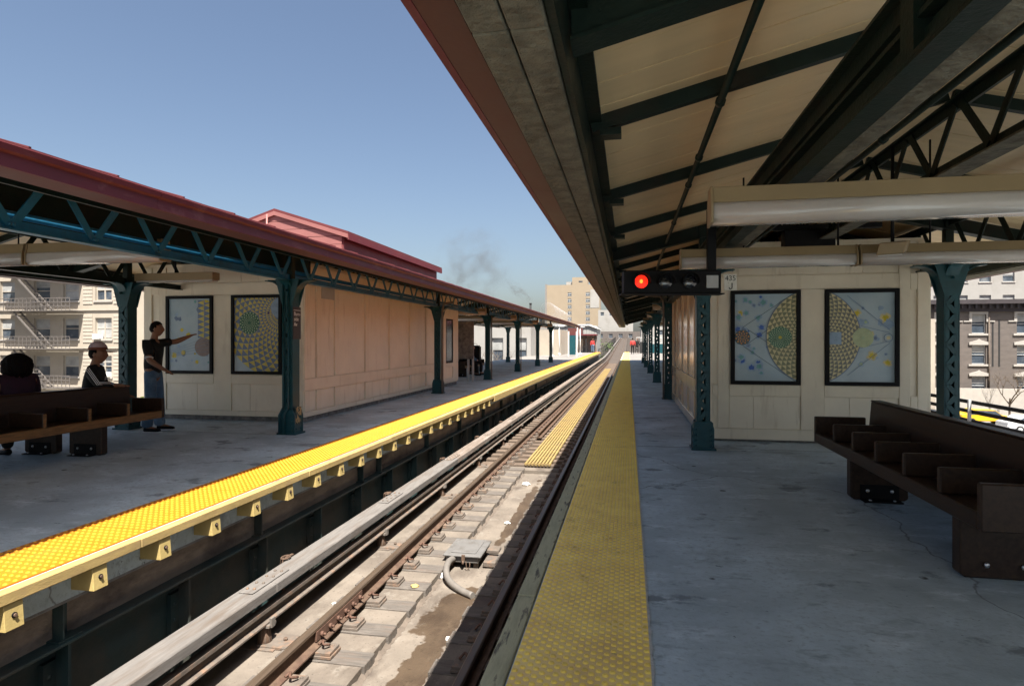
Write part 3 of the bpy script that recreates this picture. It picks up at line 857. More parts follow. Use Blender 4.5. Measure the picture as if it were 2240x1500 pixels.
    dn = MB(); dn.bar((xc-.02, .44, 3.22), (xc-.02, .80, 2.80), .07, .012, up=(1, 0, 0)); dn = dn.mesh('ridge_bar', M['dark_green'])
    yy = Y0+.1
    while yy < Y1-.9:
        inst('ridge_bar', up, (0, yy, 0), rl); inst('ridge_bar', dn, (0, yy, 0), rl); yy += .83
    # cross frames over each row of columns
    for r in [r for r in rows if r > Y0]:
        P = [(-2.66, zc(2.66)-.005), (0, zc(0)-.03), (2.66, zc(2.66)-.005), (2.66, zc(2.66)-.175), (0, zc(0)-.20), (-2.66, zc(2.66)-.175)]
        g = MB(); g.prism([(xc+a, b) for a, b in P], 'y', r-.007, r+.007)
        for (a, b), (c, d) in zip(P[3:-1], P[4:]): g.bar((xc+a, r, b), (xc+c, r, d), .14, .014)
        for e in (-1, 1): g.box(xc+e*1.475-.045, xc+e*1.475+.045, r-.05, r+.05, 2.40, zc(1.475)-.06)
        g.build('cross_frame', M['dark_green'], t)
    return t
canopy(2.45, ROWS, 'right canopy with cream boarded ceiling over dark green rafters', -1, True)
canopy(-6.66, ROWS_L, 'left canopy with maroon fascia and blue lattice girder', 1, False)

# ------------------------------------------------------------------ columns
def column_proto():
    t = thing('steel_column', 'x', 'column', (0, 0, 0), 'laced steel columns carrying the platform canopies')
    for s in (-1, 1):
        g = MB(); g.box(min(s*.088, s*.076), max(s*.088, s*.076), -.10, .10, .02, 2.40)
        for e in (-1, 1): g.box(min(s*.026, s*.0755), max(s*.026, s*.0755), min(e*.10, e*.089), max(e*.10, e*.089), .02, 2.40)
        g.build('channel', M['teal'], t, bevel=.003)
    g = MB()
    for e in (-1, 1):
        z = .40; k = 0
        while z < 2.0:
            a, b = (-.05, .05) if k % 2 == 0 else (.05, -.05)
            g.bar((a, e*.104, z), (b, e*.104, z+.125), .056, .008, up=(0, 1, 0))
            z += .125; k += 1
    g.build('lacing', M['teal'], t)
    bt = MB()
    for e in (-1, 1): bt.prism([(-.135, 0), (.135, 0), (.135, .28), (.105, .38), (-.105, .38), (-.135, .28)], 'y', min(e*.103, e*.128), max(e*.103, e*.128))
    for s in (-1, 1): bt.box(min(s*.09, s*.125), max(s*.09, s*.125), -.10, .10, 0, .36)
    bt.box(-.16, .16, -.15, .15, 0, .025)
    b = bt.build('base', M['teal'], t, bevel=.004)
    g = MB()
    for e in (-1, 1):
        for x in (-.10, .10):
            for z in (.06, .13, .20, .27): g.sphere((x, e*.130, z), .016, .012, .016, 6, 4)
    for s in (-1, 1):
        for yy in (-.06, .06):
            for z in (.08, .17, .26): g.sphere((s*.127, yy, z), .012, .016, .016, 6, 4)
    tag(g.build('rivets', M['teal'], b), kind='stuff')
    def knee(R, x0, top=2.40):
        pts = [(x0, top), (x0, top-R-.02)]
        for k in range(9):
            a = math.pi/2*k/8
            pts.append((x0+R-R*math.cos(a)+.0, top-R-.02+R*math.sin(a)))
        pts.append((x0+R+.02, top-.02)); pts.append((x0+R+.02, top))
        return pts
    for s in (-1, 1):
        g = MB(); pp = [(s*a, b) for a, b in knee(.29, .088)]; g.prism(pp, 'y', -.008, .008)
        for (a, b), (c, d) in zip(pp[2:-2], pp[3:-1]): g.bar((a, 0, b), (c, 0, d), .17, .012)
        g.build('knee_bracket', M['teal'], t)
    for s in (-1, 1):
        g = MB(); pp = [(s*a, b) for a, b in knee(.17, .10)]; g.prism(pp, 'x', -.008, .008)
        for (a, b), (c, d) in zip(pp[2:-2], pp[3:-1]): g.bar((0, a, b), (0, c, d), .15, .012)
        g.build('knee_bracket', M['teal'], t)
    g = MB()
    for e in (-1, 1): g.prism([(-.088, 2.0), (.088, 2.0), (.20, 2.40), (-.20, 2.40)], 'y', min(e*.105, e*.113), max(e*.105, e*.113))
    g.build('gusset', M['teal'], t)
    return t
colp = column_proto(); first = True
for xs, rows, side in (((.975, 3.925), ROWS, 'right'), ((-5.18, -8.13), ROWS_L, 'left')):
    for k, x in enumerate(xs):
        row = 'track-side' if k == 0 else 'outer'
        for i, r in enumerate(rows[1:]):
            if (side == 'left' or k == 1) and i == 0: continue
            if side == 'right' and i == 0: continue
            n = i-1
            lab = '%s teal column from the camera in the %s row of the %s platform' % (ORD[n], row, side)
            if n == 0: lab = {'righttrack-side': 'teal column with laced slot at the near left corner of the right shelter', 'rightouter': 'teal column with curved bracket beyond the bench on the right', 'lefttrack-side': 'teal column with brown name sign beside the left shelter', 'leftouter': 'dark teal column behind the bench and the boy in the cap'}[side+row]
            if first: o = colp; o.location = (x, r, 0); o['label'] = lab; first = False
            else: o = dup(colp, (x, r, 0), lab)
# conduits, worn patch and name sign on the near left column
cx, cyy = -5.18, 8.76
cd2 = thing('column_conduits', 'pair of teal conduits clipped up the front of the left column', 'conduit', (cx, cyy-.14, 0))
for dx in (-.055, .03):
    MB().tube([(cx+dx-.05, cyy-.165, .01), (cx+dx-.05, cyy-.165, .30), (cx+dx, cyy-.135, .42), (cx+dx, cyy-.135, 2.36)], .016, 8).build('pipe', M['teal'], cd2)
tag(MB().box(cx+.126, cx+.1275, cyy-.085, cyy+.085, .16, .42).build('paint_patch', M['chip']), 'patch of chipped cream paint on the foot of the left column', 'paint patch')
MB()
sg = thing('name_sign', 'narrow brown station name sign on the left column', 'sign', (cx+.09, cyy, 1.75))
MB().box(cx+.092, cx+.104, cyy-.11, cyy+.11, 1.47, 1.97).build('board', M['sign_brown'], sg, bevel=.003)
MB().box(cx+.104, cx+.106, cyy-.10, cyy+.10, 1.915, 1.922).build('line', M['white_paint'], sg)
for s, z in (('Burn-', 1.86), ('side', 1.78), ('Av', 1.70)):
    text('lettering', s, .085, M['white_paint'], sg, Matrix.Translation((cx+.1055, cyy-.095, z)) @ Matrix.Rotation(rad(90), 4, 'Z') @ Matrix.Rotation(rad(90), 4, 'X'), align='LEFT')

# ================================================================== SHELTERS
def clip_poly(p, x0, x1, y0, y1):
    def cut(p, ins, inter):
        o = []
        for i in range(len(p)):
            a, b = p[i-1], p[i]
            if ins(b):
                if not ins(a): o.append(inter(a, b))
                o.append(b)
            elif ins(a): o.append(inter(a, b))
        return o
    def ix(v): return lambda a, b: (v, a[1]+(b[1]-a[1])*(v-a[0])/(b[0]-a[0]))
    def iy(v): return lambda a, b: (a[0]+(b[0]-a[0])*(v-a[1])/(b[1]-a[1]), v)
    for ins, it in ((lambda q: q[0] >= x0, ix(x0)), (lambda q: q[0] <= x1, ix(x1)), (lambda q: q[1] >= y0, iy(y0)), (lambda q: q[1] <= y1, iy(y1))):
        if not p: return p
        p = cut(p, ins, it)
    return p
ART = ['art_glass', 'art_yellow', 'art_cream', 'art_grey', 'art_olive', 'art_green', 'art_pale_green', 'art_blue', 'art_slate', 'art_teal', 'art_orange', 'art_violet', 'art_brown', 'art_line', 'art_gold', 'art_haze']
AI = {k: i for i, k in enumerate(ART)}
class Art:
    def __init__(self, x0, z0, w_, h_, yw):
        self.x0, self.z0, self.w, self.h, self.y = x0, z0, w_, h_, yw; self.g = MB(); self.k = 0
    def poly(self, pts, c):
        p = clip_poly(pts, 0, self.w, 0, self.h)
        if len(p) < 3: return
        self.g.add([(self.x0+a, self.y-self.k, self.z0+b) for a, b in p], [tuple(range(len(p)))], AI[c])
    def lift(self): self.k += .0012
    def disc(self, cx, cz, r, c, n=40):
        self.poly([(cx+r*math.cos(2*math.pi*i/n), cz+r*math.sin(2*math.pi*i/n)) for i in range(n)], c)
    def blot(self, cx, cz, r, c):
        self.k += .00009; n = 18; rs = random.Random(int(cx*1e4+cz*1e3))
        self.poly([(cx+r*q*math.cos(2*math.pi*i/n), cz+r*q*math.sin(2*math.pi*i/n)) for i in range(n) for q in [rs.uniform(.62, 1.15)]], c)
    def line(self, a, b, c='art_line', t=.006):
        d = Vector((b[0]-a[0], b[1]-a[1])).normalized(); q = Vector((-d.y, d.x))*t/2
        self.poly([(a[0]+q.x, a[1]+q.y), (b[0]+q.x, b[1]+q.y), (b[0]-q.x, b[1]-q.y), (a[0]-q.x, a[1]-q.y)], c)
    def rings(self, cx, cz, r0, r1, n, nr, bgc, fg, twist=.5, power=1.0, checker=False):
        self.disc(cx, cz, r1, bgc, 64); self.lift()
        for j in range(nr):
            a0 = r0+(r1-r0)*(j/nr)**power; a1 = r0+(r1-r0)*((j+1)/nr)**power
            for i in range(n):
                t = 2*math.pi*(i+(twist*j))/n; dt = 2*math.pi/n
                if checker:
                    pts = [(a0, t), (a1, t+dt*.5), (a1+(a1-a0)*.0, t+dt*.5), ((a0+a1)/2, t+dt*.5*1.0)]
                    pts = [((a0), t+dt*.25), ((a0+a1)/2, t+dt*.5), (a1, t+dt*.25), ((a0+a1)/2, t)]
                else:
                    pts = [(a0, t+dt*.5), (a1-.002, t+dt*.06), (a1-.002, t+dt*.94)]
                self.poly([(cx+a*math.cos(b), cz+a*math.sin(b)) for a, b in pts], fg)
        self.lift()
    def done(self, parent):
        me = self.g.mesh('print', [M[k] for k in ART]); return inst('print', me, (0, 0, 0), parent)
def framed_art(label, x0, x1, z0, z1, yw, which):
    t = thing('framed_art', label, 'artwork', ((x0+x1)/2, yw, z0), 'framed glass art panels on the shelters')
    g = MB(); f = .052; d = .055
    for a in ((x0, x0+f, z0, z1), (x1-f, x1, z0, z1), (x0+f, x1-f, z0, z0+f), (x0+f, x1-f, z1-f, z1)):
        g.box(a[0], a[1], yw-d, yw-.002, a[2], a[3])
    g.build('frame', M['black'], t)
    X0, X1, Z0, Z1 = x0+f, x1-f, z0+f, z1-f
    MB().box(X0, X1, yw-.020, yw-.004, Z0, Z1).build('panel', M['art_glass'], t)
    W, H = X1-X0, Z1-Z0
    A = Art(X0, Z0, W, H, yw-.0215)
    rs = random.Random(which*13+5)
    cols = ['art_blue', 'art_blue', 'art_teal', 'art_slate', 'art_gold', 'art_teal'] if which == 0 else ['art_haze', 'art_haze', 'art_pale_green', 'art_slate', 'art_gold']
    if which < 2:
        for k in range(34 if which == 0 else 22):
            bx, bz = rs.uniform(0, .62)*W, rs.uniform(.03, .97)*H
            if which == 1: bx = W-bx
            r = rs.uniform(.014, .040); c = rs.choice(cols)
            if c == 'art_gold': r *= 1.5
            A.blot(bx, bz, r*1.7, 'art_haze' if c != 'art_gold' else 'art_cream'); A.blot(bx, bz, r, c)
        A.lift()
        m = (lambda x: x) if which == 0 else (lambda x: W-x)
        R_ = .655*W/.81; cxx = m(W+.267*W/.81); cz = H*.51
        A.disc(cxx, cz, R_+.012, 'art_slate', 72); A.lift()
        A.rings(cxx, cz, .18, R_, 44 if which == 0 else 48, 10 if which == 0 else 12, 'art_olive' if which == 0 else 'art_grey', 'art_cream', .5)
        if which == 0:
            A.line((.14*W, .62*H), (W, 1.02*H)); A.line((.14*W, .40*H), (W, -.01*H)); A.line((.20*W, .60*H), (.56*W, .43*H)); A.line((.20*W, .42*H), (.56*W, .60*H)); A.lift()
            A.rings(.74*W, .50*H, .02, .155, 20, 6, 'art_green', 'art_pale_green', .5, checker=True); A.disc(.74*W, .50*H, .022, 'art_gold'); A.lift()
            A.disc(.125*W, .50*H, .108, 'art_line'); A.lift(); A.rings(.125*W, .50*H, .015, .100, 10, 3, 'art_line', 'art_orange', .5, 1.0, True)
        else:
            A.line((.28*W, .97*H), (.93*W, .58*H), 'art_slate'); A.line((.28*W, .07*H), (.93*W, .44*H), 'art_slate'); A.line((.48*W, .63*H), (.93*W, .55*H), 'art_slate'); A.line((.48*W, .38*H), (.93*W, .46*H), 'art_slate')
            A.poly([(0, .42*H), (.19*W, .42*H), (.19*W, .56*H), (0, .56*H)], 'art_haze'); A.lift()
            A.rings(.52*W, .495*H, .02, .135, 26, 8, 'art_pale_green', 'art_cream', .5, checker=True)
            A.disc(.90*W, .495*H, .058, 'art_slate'); A.lift(); A.disc(.90*W, .495*H, .050, 'art_glass'); A.lift(); A.disc(.90*W, .495*H, .026, 'art_cream'); A.lift()
    elif which == 2:
        for k in range(24):
            A.blot(rs.uniform(.05, .95)*W, rs.uniform(.03, .97)*H, rs.uniform(.02, .06), rs.choice(['art_haze', 'art_slate', 'art_gold', 'art_teal']))
        A.lift()
        for j in range(7):
            for i in range(2):
                x, z, s = W*(.70+.155*i), H*(.98-.075*j-.035*i), .075*H
                A.poly([(x, z), (x+.15*W, z), (x+.15*W, z-s), (x, z-s)], 'art_slate')
        A.lift()
        for j in range(7):
            for i in range(2):
                x, z, s = W*(.70+.155*i), H*(.98-.075*j-.035*i), .075*H
                A.poly([(x, z-s/2), (x+.145*W, z-.004), (x+.145*W, z-s+.004)], 'art_yellow')
        A.lift(); A.disc(.83*W, .33*H, .20*W, 'art_brown'); A.lift()
        for k in range(5): A.line((.05*W, (.20+.02*k)*H), (.95*W, (.27+.05*k)*H), 'art_slate', .004)
        A.disc(.35*W, .25*H, .05*W, 'art_yellow')
    else:
        A.rings(1.02*W, .78*H, .10, 1.15, 40, 14, 'art_slate', 'art_yellow', .5, 1.15)
        A.disc(.34*W, .66*H, .225*W+.01, 'art_slate'); A.lift()
        A.rings(.34*W, .66*H, .03, .225*W, 18, 5, 'art_green', 'art_pale_green', .5, 1.2, True)
        A.disc(1.02*W, .86*H, .2*W, 'art_haze'); A.lift(); A.blot(.77*W, .79*H, .03, 'art_violet')
    A.done(t)
    return t

def shelter(name, label, x0, x1, y0, y1, plinth):
    t = thing('shelter', label, 'shelter', ((x0+x1)/2, y0, 0))
    MB().box(x0+.02, x1-.02, y0+.02, y1-.02, 0, plinth+.01).build('plinth', M['plinth'], t)
    MB().box(x0+.005, x1-.005, y0+.005, y1-.005, plinth+.012, 2.86).build('core', M['beige_panel'], t)
    return t
def trims_front(t, y0, rects, m, d=.024, name='trim_board'):
    for x0, x1, z0, z1 in rects:
        MB().box(x0, x1, y0-d, y0+.004, z0, z1).build(name, m, t, bevel=.003)
def trims_side(t, x, rects, m, d=.024, name='trim_board', s=1):
    for y0, y1, z0, z1 in rects:
        MB().box(min(x-s*.004, x+s*d), max(x-s*.004, x+s*d), y0, y1, z0, z1).build(name, m, t, bevel=.003)
# right shelter
rs_ = shelter('shelter', 'cream panelled shelter on the right platform with two framed art panels', 1.08, 4.05, 9.3, 17.0, .03)
B = M['beige']
trims_front(rs_, 9.3, [(1.08, 1.19, .185, 2.80), (1.275, 1.425, .185, 2.375), (2.395, 2.705, .185, 2.17), (3.66, 3.80, .185, 2.80), (3.89, 4.05, .185, 2.80),
    (1.08, 4.05, .03, .182), (1.43, 2.392, .655, .815), (2.708, 3.657, .655, .815), (1.43, 3.657, 2.175, 2.375), (1.193, 1.272, .655, .815), (3.803, 3.887, .49, .68), (3.803, 3.887, 2.15, 2.37)], B)
trims_front(rs_, 9.3, [(1.43, 1.76, .186, .652), (1.764, 2.392, .186, .652), (2.71, 3.03, .186, .652), (3.034, 3.655, .186, .652), (1.19+.005, 1.55, 2.39, 2.80), (1.555, 2.05, 2.39, 2.80), (2.055, 2.62, 2.39, 2.80), (2.625, 3.2, 2.39, 2.80), (3.205, 3.655, 2.39, 2.80)], M['beige_panel'], .006, 'wall_panel')
bat = [9.42, 10.5, 11.65, 12.9, 14.2, 15.5, 16.75]
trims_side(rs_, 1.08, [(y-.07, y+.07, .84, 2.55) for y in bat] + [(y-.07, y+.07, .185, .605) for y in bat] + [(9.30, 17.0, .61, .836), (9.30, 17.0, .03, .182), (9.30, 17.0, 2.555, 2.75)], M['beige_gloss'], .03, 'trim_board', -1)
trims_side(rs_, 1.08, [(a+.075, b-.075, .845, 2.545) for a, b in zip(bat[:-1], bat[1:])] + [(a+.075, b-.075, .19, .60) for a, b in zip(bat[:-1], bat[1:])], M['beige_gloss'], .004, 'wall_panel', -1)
framed_art('framed art panel with orange disc and green spiral, left one on the right shelter', 1.45, 2.385, .82, 2.165, 9.3, 0)
framed_art('framed art panel with pale disc and small ring, right one on the right shelter', 2.71, 3.655, .82, 2.165, 9.3, 1)
# left shelter
ls_ = shelter('shelter', 'cream panelled shelter on the left platform under the raised maroon roof', -8.91, -5.67, 10.0, 19.95, .085)
trims_front(ls_, 10.0, [(-8.91, -8.745, .18, 2.80), (-8.59, -8.44, .18, 2.80), (-7.45, -7.09, .18, 2.27), (-6.07, -5.66, .18, 2.80), (-8.91, -5.66, .086, .176), (-8.435, -7.455, .665, .835), (-7.085, -6.075, .665, .835),
    (-8.435, -6.075, 2.28, 2.50), (-8.742, -8.593, .62, .80), (-8.742, -8.593, 2.30, 2.50)], B)
trims_front(ls_, 10.0, [(-8.43, -7.80, .18, .66), (-7.795, -7.455, .18, .66), (-7.08, -6.72, .18, .66), (-6.715, -6.08, .18, .66), (-8.43, -7.65, 2.51, 2.80), (-7.645, -6.9, 2.51, 2.80), (-6.895, -6.08, 2.51, 2.80)], M['beige_panel'], .006, 'wall_panel')
bat = [10.08, 10.50, 11.22, 12.63, 14.0, 15.38, 16.72, 17.62]
trims_side(ls_, -5.67, [(y-.085, y+.085, .77, 2.60) for y in bat] + [(y-.085, y+.085, .18, .545) for y in bat] + [(9.98, 17.7, .55, .765), (9.98, 17.7, .086, .176), (9.98, 17.7, 2.605, 2.80)], B, .03)
pan = list(zip(bat[:-1], bat[1:]))
trims_side(ls_, -5.67, [(a+.09, b-.09, .775, 2.595) for a, b in pan] + [(a+.09, b-.09, .185, .54) for a, b in pan], M['beige_panel'], .005, 'wall_panel')
trims_side(ls_, -5.67, [(10.62, 11.13, 2.24, 2.47)], M['grey_paint'], .02, 'vent')
dp = [(18.2, 18.55, .13, 2.6), (19.33, 19.95, .13, 2.6), (18.552, 19.328, .13, .24), (18.552, 19.328, .62, .74), (18.552, 19.328, 2.15, 2.6)]
trims_side(ls_, -5.67, dp, B, .03)
trims_side(ls_, -5.67, [(18.56, 19.32, .25, .61)], M['beige_panel'], .006, 'wall_panel')
wn = MB(); wn.box(-5.668, -5.655, 18.56, 19.32, .75, 2.14); wn = wn.build('window', M['glass_dark'], ls_)
g = MB()
for a in ((18.555, 18.61, .745, 2.145), (19.27, 19.325, .745, 2.145), (18.61, 19.27, .745, .80), (18.61, 19.27, 2.09, 2.145)): g.box(-5.656, -5.640, *a)
g.build('frame', M['black'], wn)
framed_art('framed art panel with triangle strip and brown disc, left one on the left shelter', -8.425, -7.46, .845, 2.27, 10.0, 2)
framed_art('framed art panel full of triangles, beside the column on the left shelter', -7.075, -6.08, .845, 2.27, 10.0, 3)
# raised gable roof over the left shelter
rm = thing('raised_roof', 'maroon raised gable roof above the left shelter', 'roof', (-7.3, 15, 3.2))
ya, yb = 11.75, 18.0
for x in (-5.80, -8.80):
    MB().box(x-.03, x+.03, ya, yb, 2.95, 3.72).build('side_wall', M['maroon'], rm)
for i, z in enumerate((3.15, 3.33, 3.51)): MB().box(-5.771, -5.760, ya+.02, yb-.02, z, z+.012).build('siding_rib', M['maroon'], rm)
n = 6
for k in range(n):
    z0, z1 = 3.10+k*.17, 3.10+(k+1)*.17-.008
    hw0 = 1.5 if z0 < 3.68 else max(0, 1.5*(1-(z0-3.68)/.48)); hw1 = 1.5 if z1 < 3.68 else max(0.02, 1.5*(1-(z1-3.68)/.48))
    MB().prism([(-7.3-hw0, z0), (-7.3+hw0, z0), (-7.3+hw1, z1), (-7.3-hw1, z1)], 'y', ya-.02-.004*(k % 2), ya+.02).build('siding_board', M['siding'], rm)
for s in (-1, 1):
    g = MB(); g.prism([(-7.3+s*1.66, 3.64), (-7.3, 4.17), (-7.3, 4.22), (-7.3+s*1.66, 3.69)], 'y', ya-.06, yb+.10); g.build('roof_slope', M['roof'], rm)
    g = MB(); g.prism([(-7.3+s*1.66, 3.55), (-7.3, 4.08), (-7.3, 4.165), (-7.3+s*1.66, 3.635)], 'y', ya-.07, ya-.03); g.build('rake_board', M['siding'], rm)
    g = MB(); g.box(min(-7.3+s*1.63, -7.3+s*1.67), max(-7.3+s*1.63, -7.3+s*1.67), ya-.05, yb+.1, 3.52, 3.645); g.build('eave_board', M['maroon'], rm)
for s in (1,):
    g = MB(); g.prism([(-7.3+1.5, 2.95), (-7.3-1.5, 2.95), (-7.3-1.5, 3.68), (-7.3, 4.16), (-7.3+1.5, 3.68)], 'y', yb-.02, yb+.02); g.build('end_wall', M['maroon'], rm)
MB().tube([(-7.45, ya-.09, 3.0), (-7.45, ya-.09, 4.10)], .02, 6).build('downpipe', M['siding'], rm)

# ================================================================== BENCHES
def bench(label, xb, y0, y1, face, group):
    """double-sided bench with its shared back at x = xb; 'face' lists the fitted sides"""
    t = thing('platform_bench', label, 'bench', (xb, (y0+y1)/2, 0), group)
    n = 6
    for s in (-1, 1):
        g = MB(); x0, x1 = xb+s*.045, xb+s*.555
        g.box(min(x0, x1), max(x0, x1), y0+.05, y1-.05, .40, .445); g.build('seat', M['bench'], t, bevel=.004)
        g = MB(); xa, xc2 = xb+s*.556, xb+s*.60
        g.box(min(xa, xc2), max(xa, xc2), y0+.05, y1-.05, .355, .455); g.build('front_rail', M['bench_orange'] if xb < 0 else M['bench'], t, bevel=.008)
        for k in range(n+1):
            yy = y0+(y1-y0-.05)*k/n
            end = k in (0, n)
            g = MB(); xo = xb+s*(.60 if end else .575); xi = xb+s*.10
            z0, z1 = (.355, .63) if end else (.446, .615)
            g.box(min(xo, xi), max(xo, xi), yy, yy+.05, z0, z1); o = g.build('end_panel' if end else 'divider', M['bench'], t, bevel=.008)
            if xb < 0 and not end:
                g = MB(); g.box(min(xo, xo+s*.004), max(xo, xo+s*.004), yy+.006, yy+.044, z0+.01, z1-.008); g.build('end_grain', M['bench_orange'], o)
    for s in (-1, 1):
        g = MB()
        g.prism([(xb+s*.006, .445), (xb+s*.075, .445), (xb+s*.045, .80), (xb+s*.006, .80)], 'y', y0+.03, y1-.03); g.build('backrest', M['bench'], t, bevel=.006)
    g = MB(); g.box(xb-.05, xb+.05, y0+.03, y1-.03, .802, .815); g.build('top_cap', M['bench'], t, bevel=.004)
    for yy in (y0+.32, y1-1.0):
        for s in (-1, 1):
            g = MB(); xa, xc2 = xb+s*.10, xb+s*.58
            g.prism([(min(xa, xc2), .02), (min(xa, xc2)+.03, 0), (max(xa, xc2)-.03, 0), (max(xa, xc2), .02), (max(xa, xc2), .398), (min(xa, xc2), .398)], 'y', yy-.05, yy+.05)
            lg = g.build('leg', M['bench'], t, bevel=.008)
            xm = xb+s*.34
            pl2 = MB(); pl2.box(xm-.16, xm+.16, yy-.058, yy-.0505, .012, .14); pl2.box(xm-.16, xm+.16, yy-.16, yy-.0505, 0.001, .011)
            if xb < 0 or yy > y0+.4: pl2.build('foot_plate', M['black'], lg)
            g = MB()
            for a in (-.10, .10):
                g.sphere((xm+a, yy-.061, .085), .017, .010, .017, 8, 5)
                if xb < 0 or yy > y0+.4: g.sphere((xm+a, yy-.12, .014), .014, .014, .010, 8, 5)
            g.build('bolts', M['bolt'], lg)
    return t
bench('dark wooden bench with seat dividers on the right platform, nearest the camera', 2.57, 3.92, 7.12, 0, 'wooden platform benches')
bench('dark wooden bench with orange edges on the left platform, people seated behind', -7.10, 4.05, 7.66, 0, 'wooden platform benches')
fb = bench('dark wooden bench far along the left platform, with a seated person', -7.0, 23.6, 27.0, 0, 'wooden platform benches')

# ================================================================== SIGNAL, LIGHTS, CONDUITS
sgn = thing('railway_signal', 'horizontal black railway signal with its left lamp lit red', 'signal', (0, 0, 0))
MB().box(-.57, .57, -.02, .16, -.135, .135).build('case', M['black'], sgn, bevel=.01)
MB().box(-.60, .60, -.05, .18, -.150, -.136).build('tray', M['black'], sgn)
for i, x in enumerate((-.37, -.085, .20)):
    h = MB(); n = 20
    v = []; 
    for k in range(n+1):
        a = math.pi*(-.08+1.16*k/n)
        for yy in (-.16, -.02): v.append((x+.098*math.cos(a), yy, .098*math.sin(a)))
    h.add(v, [(2*k, 2*k+2, 2*k+3, 2*k+1) for k in range(n)], 0, True)
    hd = h.build('hood', M['black'], sgn)
    md = hd.modifiers.new('solid', 'SOLIDIFY'); md.thickness = .005
    g = MB(); g.tube([(x, -.045, 0), (x, -.021, 0)], .092, 20); rim = g.build('lens_ring', M['black'], sgn)
    g = MB()
    v = [(x, -.062, 0)]; R2 = 5
    f = []
    for r in range(1, R2+1):
        for k in range(16):
            a = 2*math.pi*k/16; q = .078*r/R2
            v.append((x+q*math.cos(a), -.046-.016*(1-(r/R2)**2), q*math.sin(a)))
    for k in range(16): f.append((0, 1+k, 1+(k+1) % 16))
    for r in range(R2-1):
        for k in range(16): f.append((1+r*16+k, 1+(r+1)*16+k, 1+(r+1)*16+(k+1) % 16, 1+r*16+(k+1) % 16))
    g.add(v, f, 0, True)
    o = g.build('lens', M['red_light'] if i == 0 else M['dark_lens'], sgn)
    if i == 0:
        o['label'] = 'lit red lens'
        MB().sphere((x-.004, -.062, .002), .020, .006, .024, 10, 6).build('lamp_core', M['red_core'], o)
MB().box(.395, .535, -.032, -.021, -.075, .075).build('panel', M['grey_paint'], sgn, bevel=.004)
MB().box(.43, .53, .04, .10, .136, .86).build('hanger', M['black'], sgn)
pz = MB(); pz.box(.60, .745, -.035, -.028, -.105, .085); pz = pz.build('number_plate', M['plate_white'], sgn, bevel=.003)
rx = Matrix.Rotation(rad(90), 4, 'X')
text('lettering', '435', .085, M['black'], pz, Matrix.Translation((.672, -.0365, .035)) @ rx)
MB().tube([(.690, -.0365, -.018), (.690, -.0365, -.072), (.684, -.0365, -.084), (.672, -.0365, -.089), (.660, -.0365, -.084), (.655, -.0365, -.070)], .0055, 6).build('lettering', M['black'], pz)
sgn.scale = (.8, .8, .8); sgn.location = (.405, 5.98, 2.0); sgn.rotation_euler[2] = rad(9)

def lamp_fixture(label, x0, x1, y, z, h=.25, lens=.54):
    t = thing('strip_light', label, 'light', ((x0+x1)/2, y, z+h), 'fluorescent strip lights under the canopies')
    n = max(1, round((x1-x0)/2.4)); L = (x1-x0)/n; zl = z+h*lens
    g = MB()
    g.prism([(y-.075, zl+.002), (y+.075, zl+.002), (y+.055, z+h), (y-.055, z+h)], 'x', x0+.012, x1-.012)
    g.build('housing', M['lamp_case'], t, bevel=.003)
    for k in range(n):
        a, b = x0+k*L+.013, x0+(k+1)*L-.013
        pr = [(y-.075, zl), (y-.082, zl-.02), (y-.085, z+.03), (y-.06, z), (y+.06, z), (y+.085, z+.03), (y+.082, zl-.02), (y+.075, zl)]
        g = MB(); g.prism(pr, 'x', a, b, 0, True); g.build('diffuser', M['lens'], t)
    for e in (x0, x1-.012):
        g = MB(); g.prism([(y-.09, z-.004), (y+.09, z-.004), (y+.09, zl), (y+.06, z+h+.003), (y-.06, z+h+.003), (y-.09, zl)], 'x', e, e+.012); g.build('end_cap', M['lamp_case'], t)
    for x in ((x0+x1)/2-.2, x1-.15):
        MB().tube([(x, y, z+h), (x, y, zc(abs(x-(2.45 if x > -2 else -6.66)))-.02)], .009, 6).build('hanger', M['black'], t)
    return t
lamp_fixture('large strip light close overhead above the right bench', .45, 4.95, 3.63, 2.10, .20)
lamp_fixture('strip light with a joint in its diffuser, in front of the right shelter', .50, 2.10, 6.28, 2.155, .185)
lamp_fixture('shorter strip light beside the column, right of the joint, before the right shelter', 2.12, 3.75, 6.28, 2.155, .185)
lamp_fixture('strip light behind the blue lattice girder on the left platform', -7.1, -5.25, 6.2, 2.36, .25)
lamp_fixture('strip light at the left edge above the seated woman', -9.1, -7.14, 6.2, 2.36, .25)
for i, yy in enumerate((18.6, 24.5, 31, 37.5)):
    lamp_fixture('%s strip light beyond the right shelter' % ORD[i+1], .7, 4.2, yy, 2.36, .22)
    lamp_fixture('%s strip light beyond the left shelter' % ORD[i+1], -8.4, -4.9, yy+2.3, 2.36, .22)
fl = thing('wall_light', 'cream angled box light in front of the right shelter', 'light', (2.3, 7.2, 2.5))
g = MB(); g.prism([(-.10, -.05), (.10, -.05), (.13, .05), (-.07, .05)], 'y', -.35, .35); me = g.mesh('case', M['lamp_case'], .006)
o = inst('case', me, (2.30, 5.98, 2.27), fl); o.rotation_euler = (rad(8), 0, rad(-24))
g = MB(); g.box(-.09, .09, -.34, .34, -.065, -.051); me = g.mesh('diffuser', M['lens'], .004)
o = inst('diffuser', me, (2.30, 5.98, 2.27), fl); o.rotation_euler = (rad(8), 0, rad(-24))
MB().tube([(2.35, 6.1, 2.30), (2.35, 6.1, 3.2)], .015, 6).build('bracket', M['black'], fl)
fl = thing('wall_light', 'cream box light at the near corner of the left shelter', 'light', (-6.9, 9.2, 2.5))
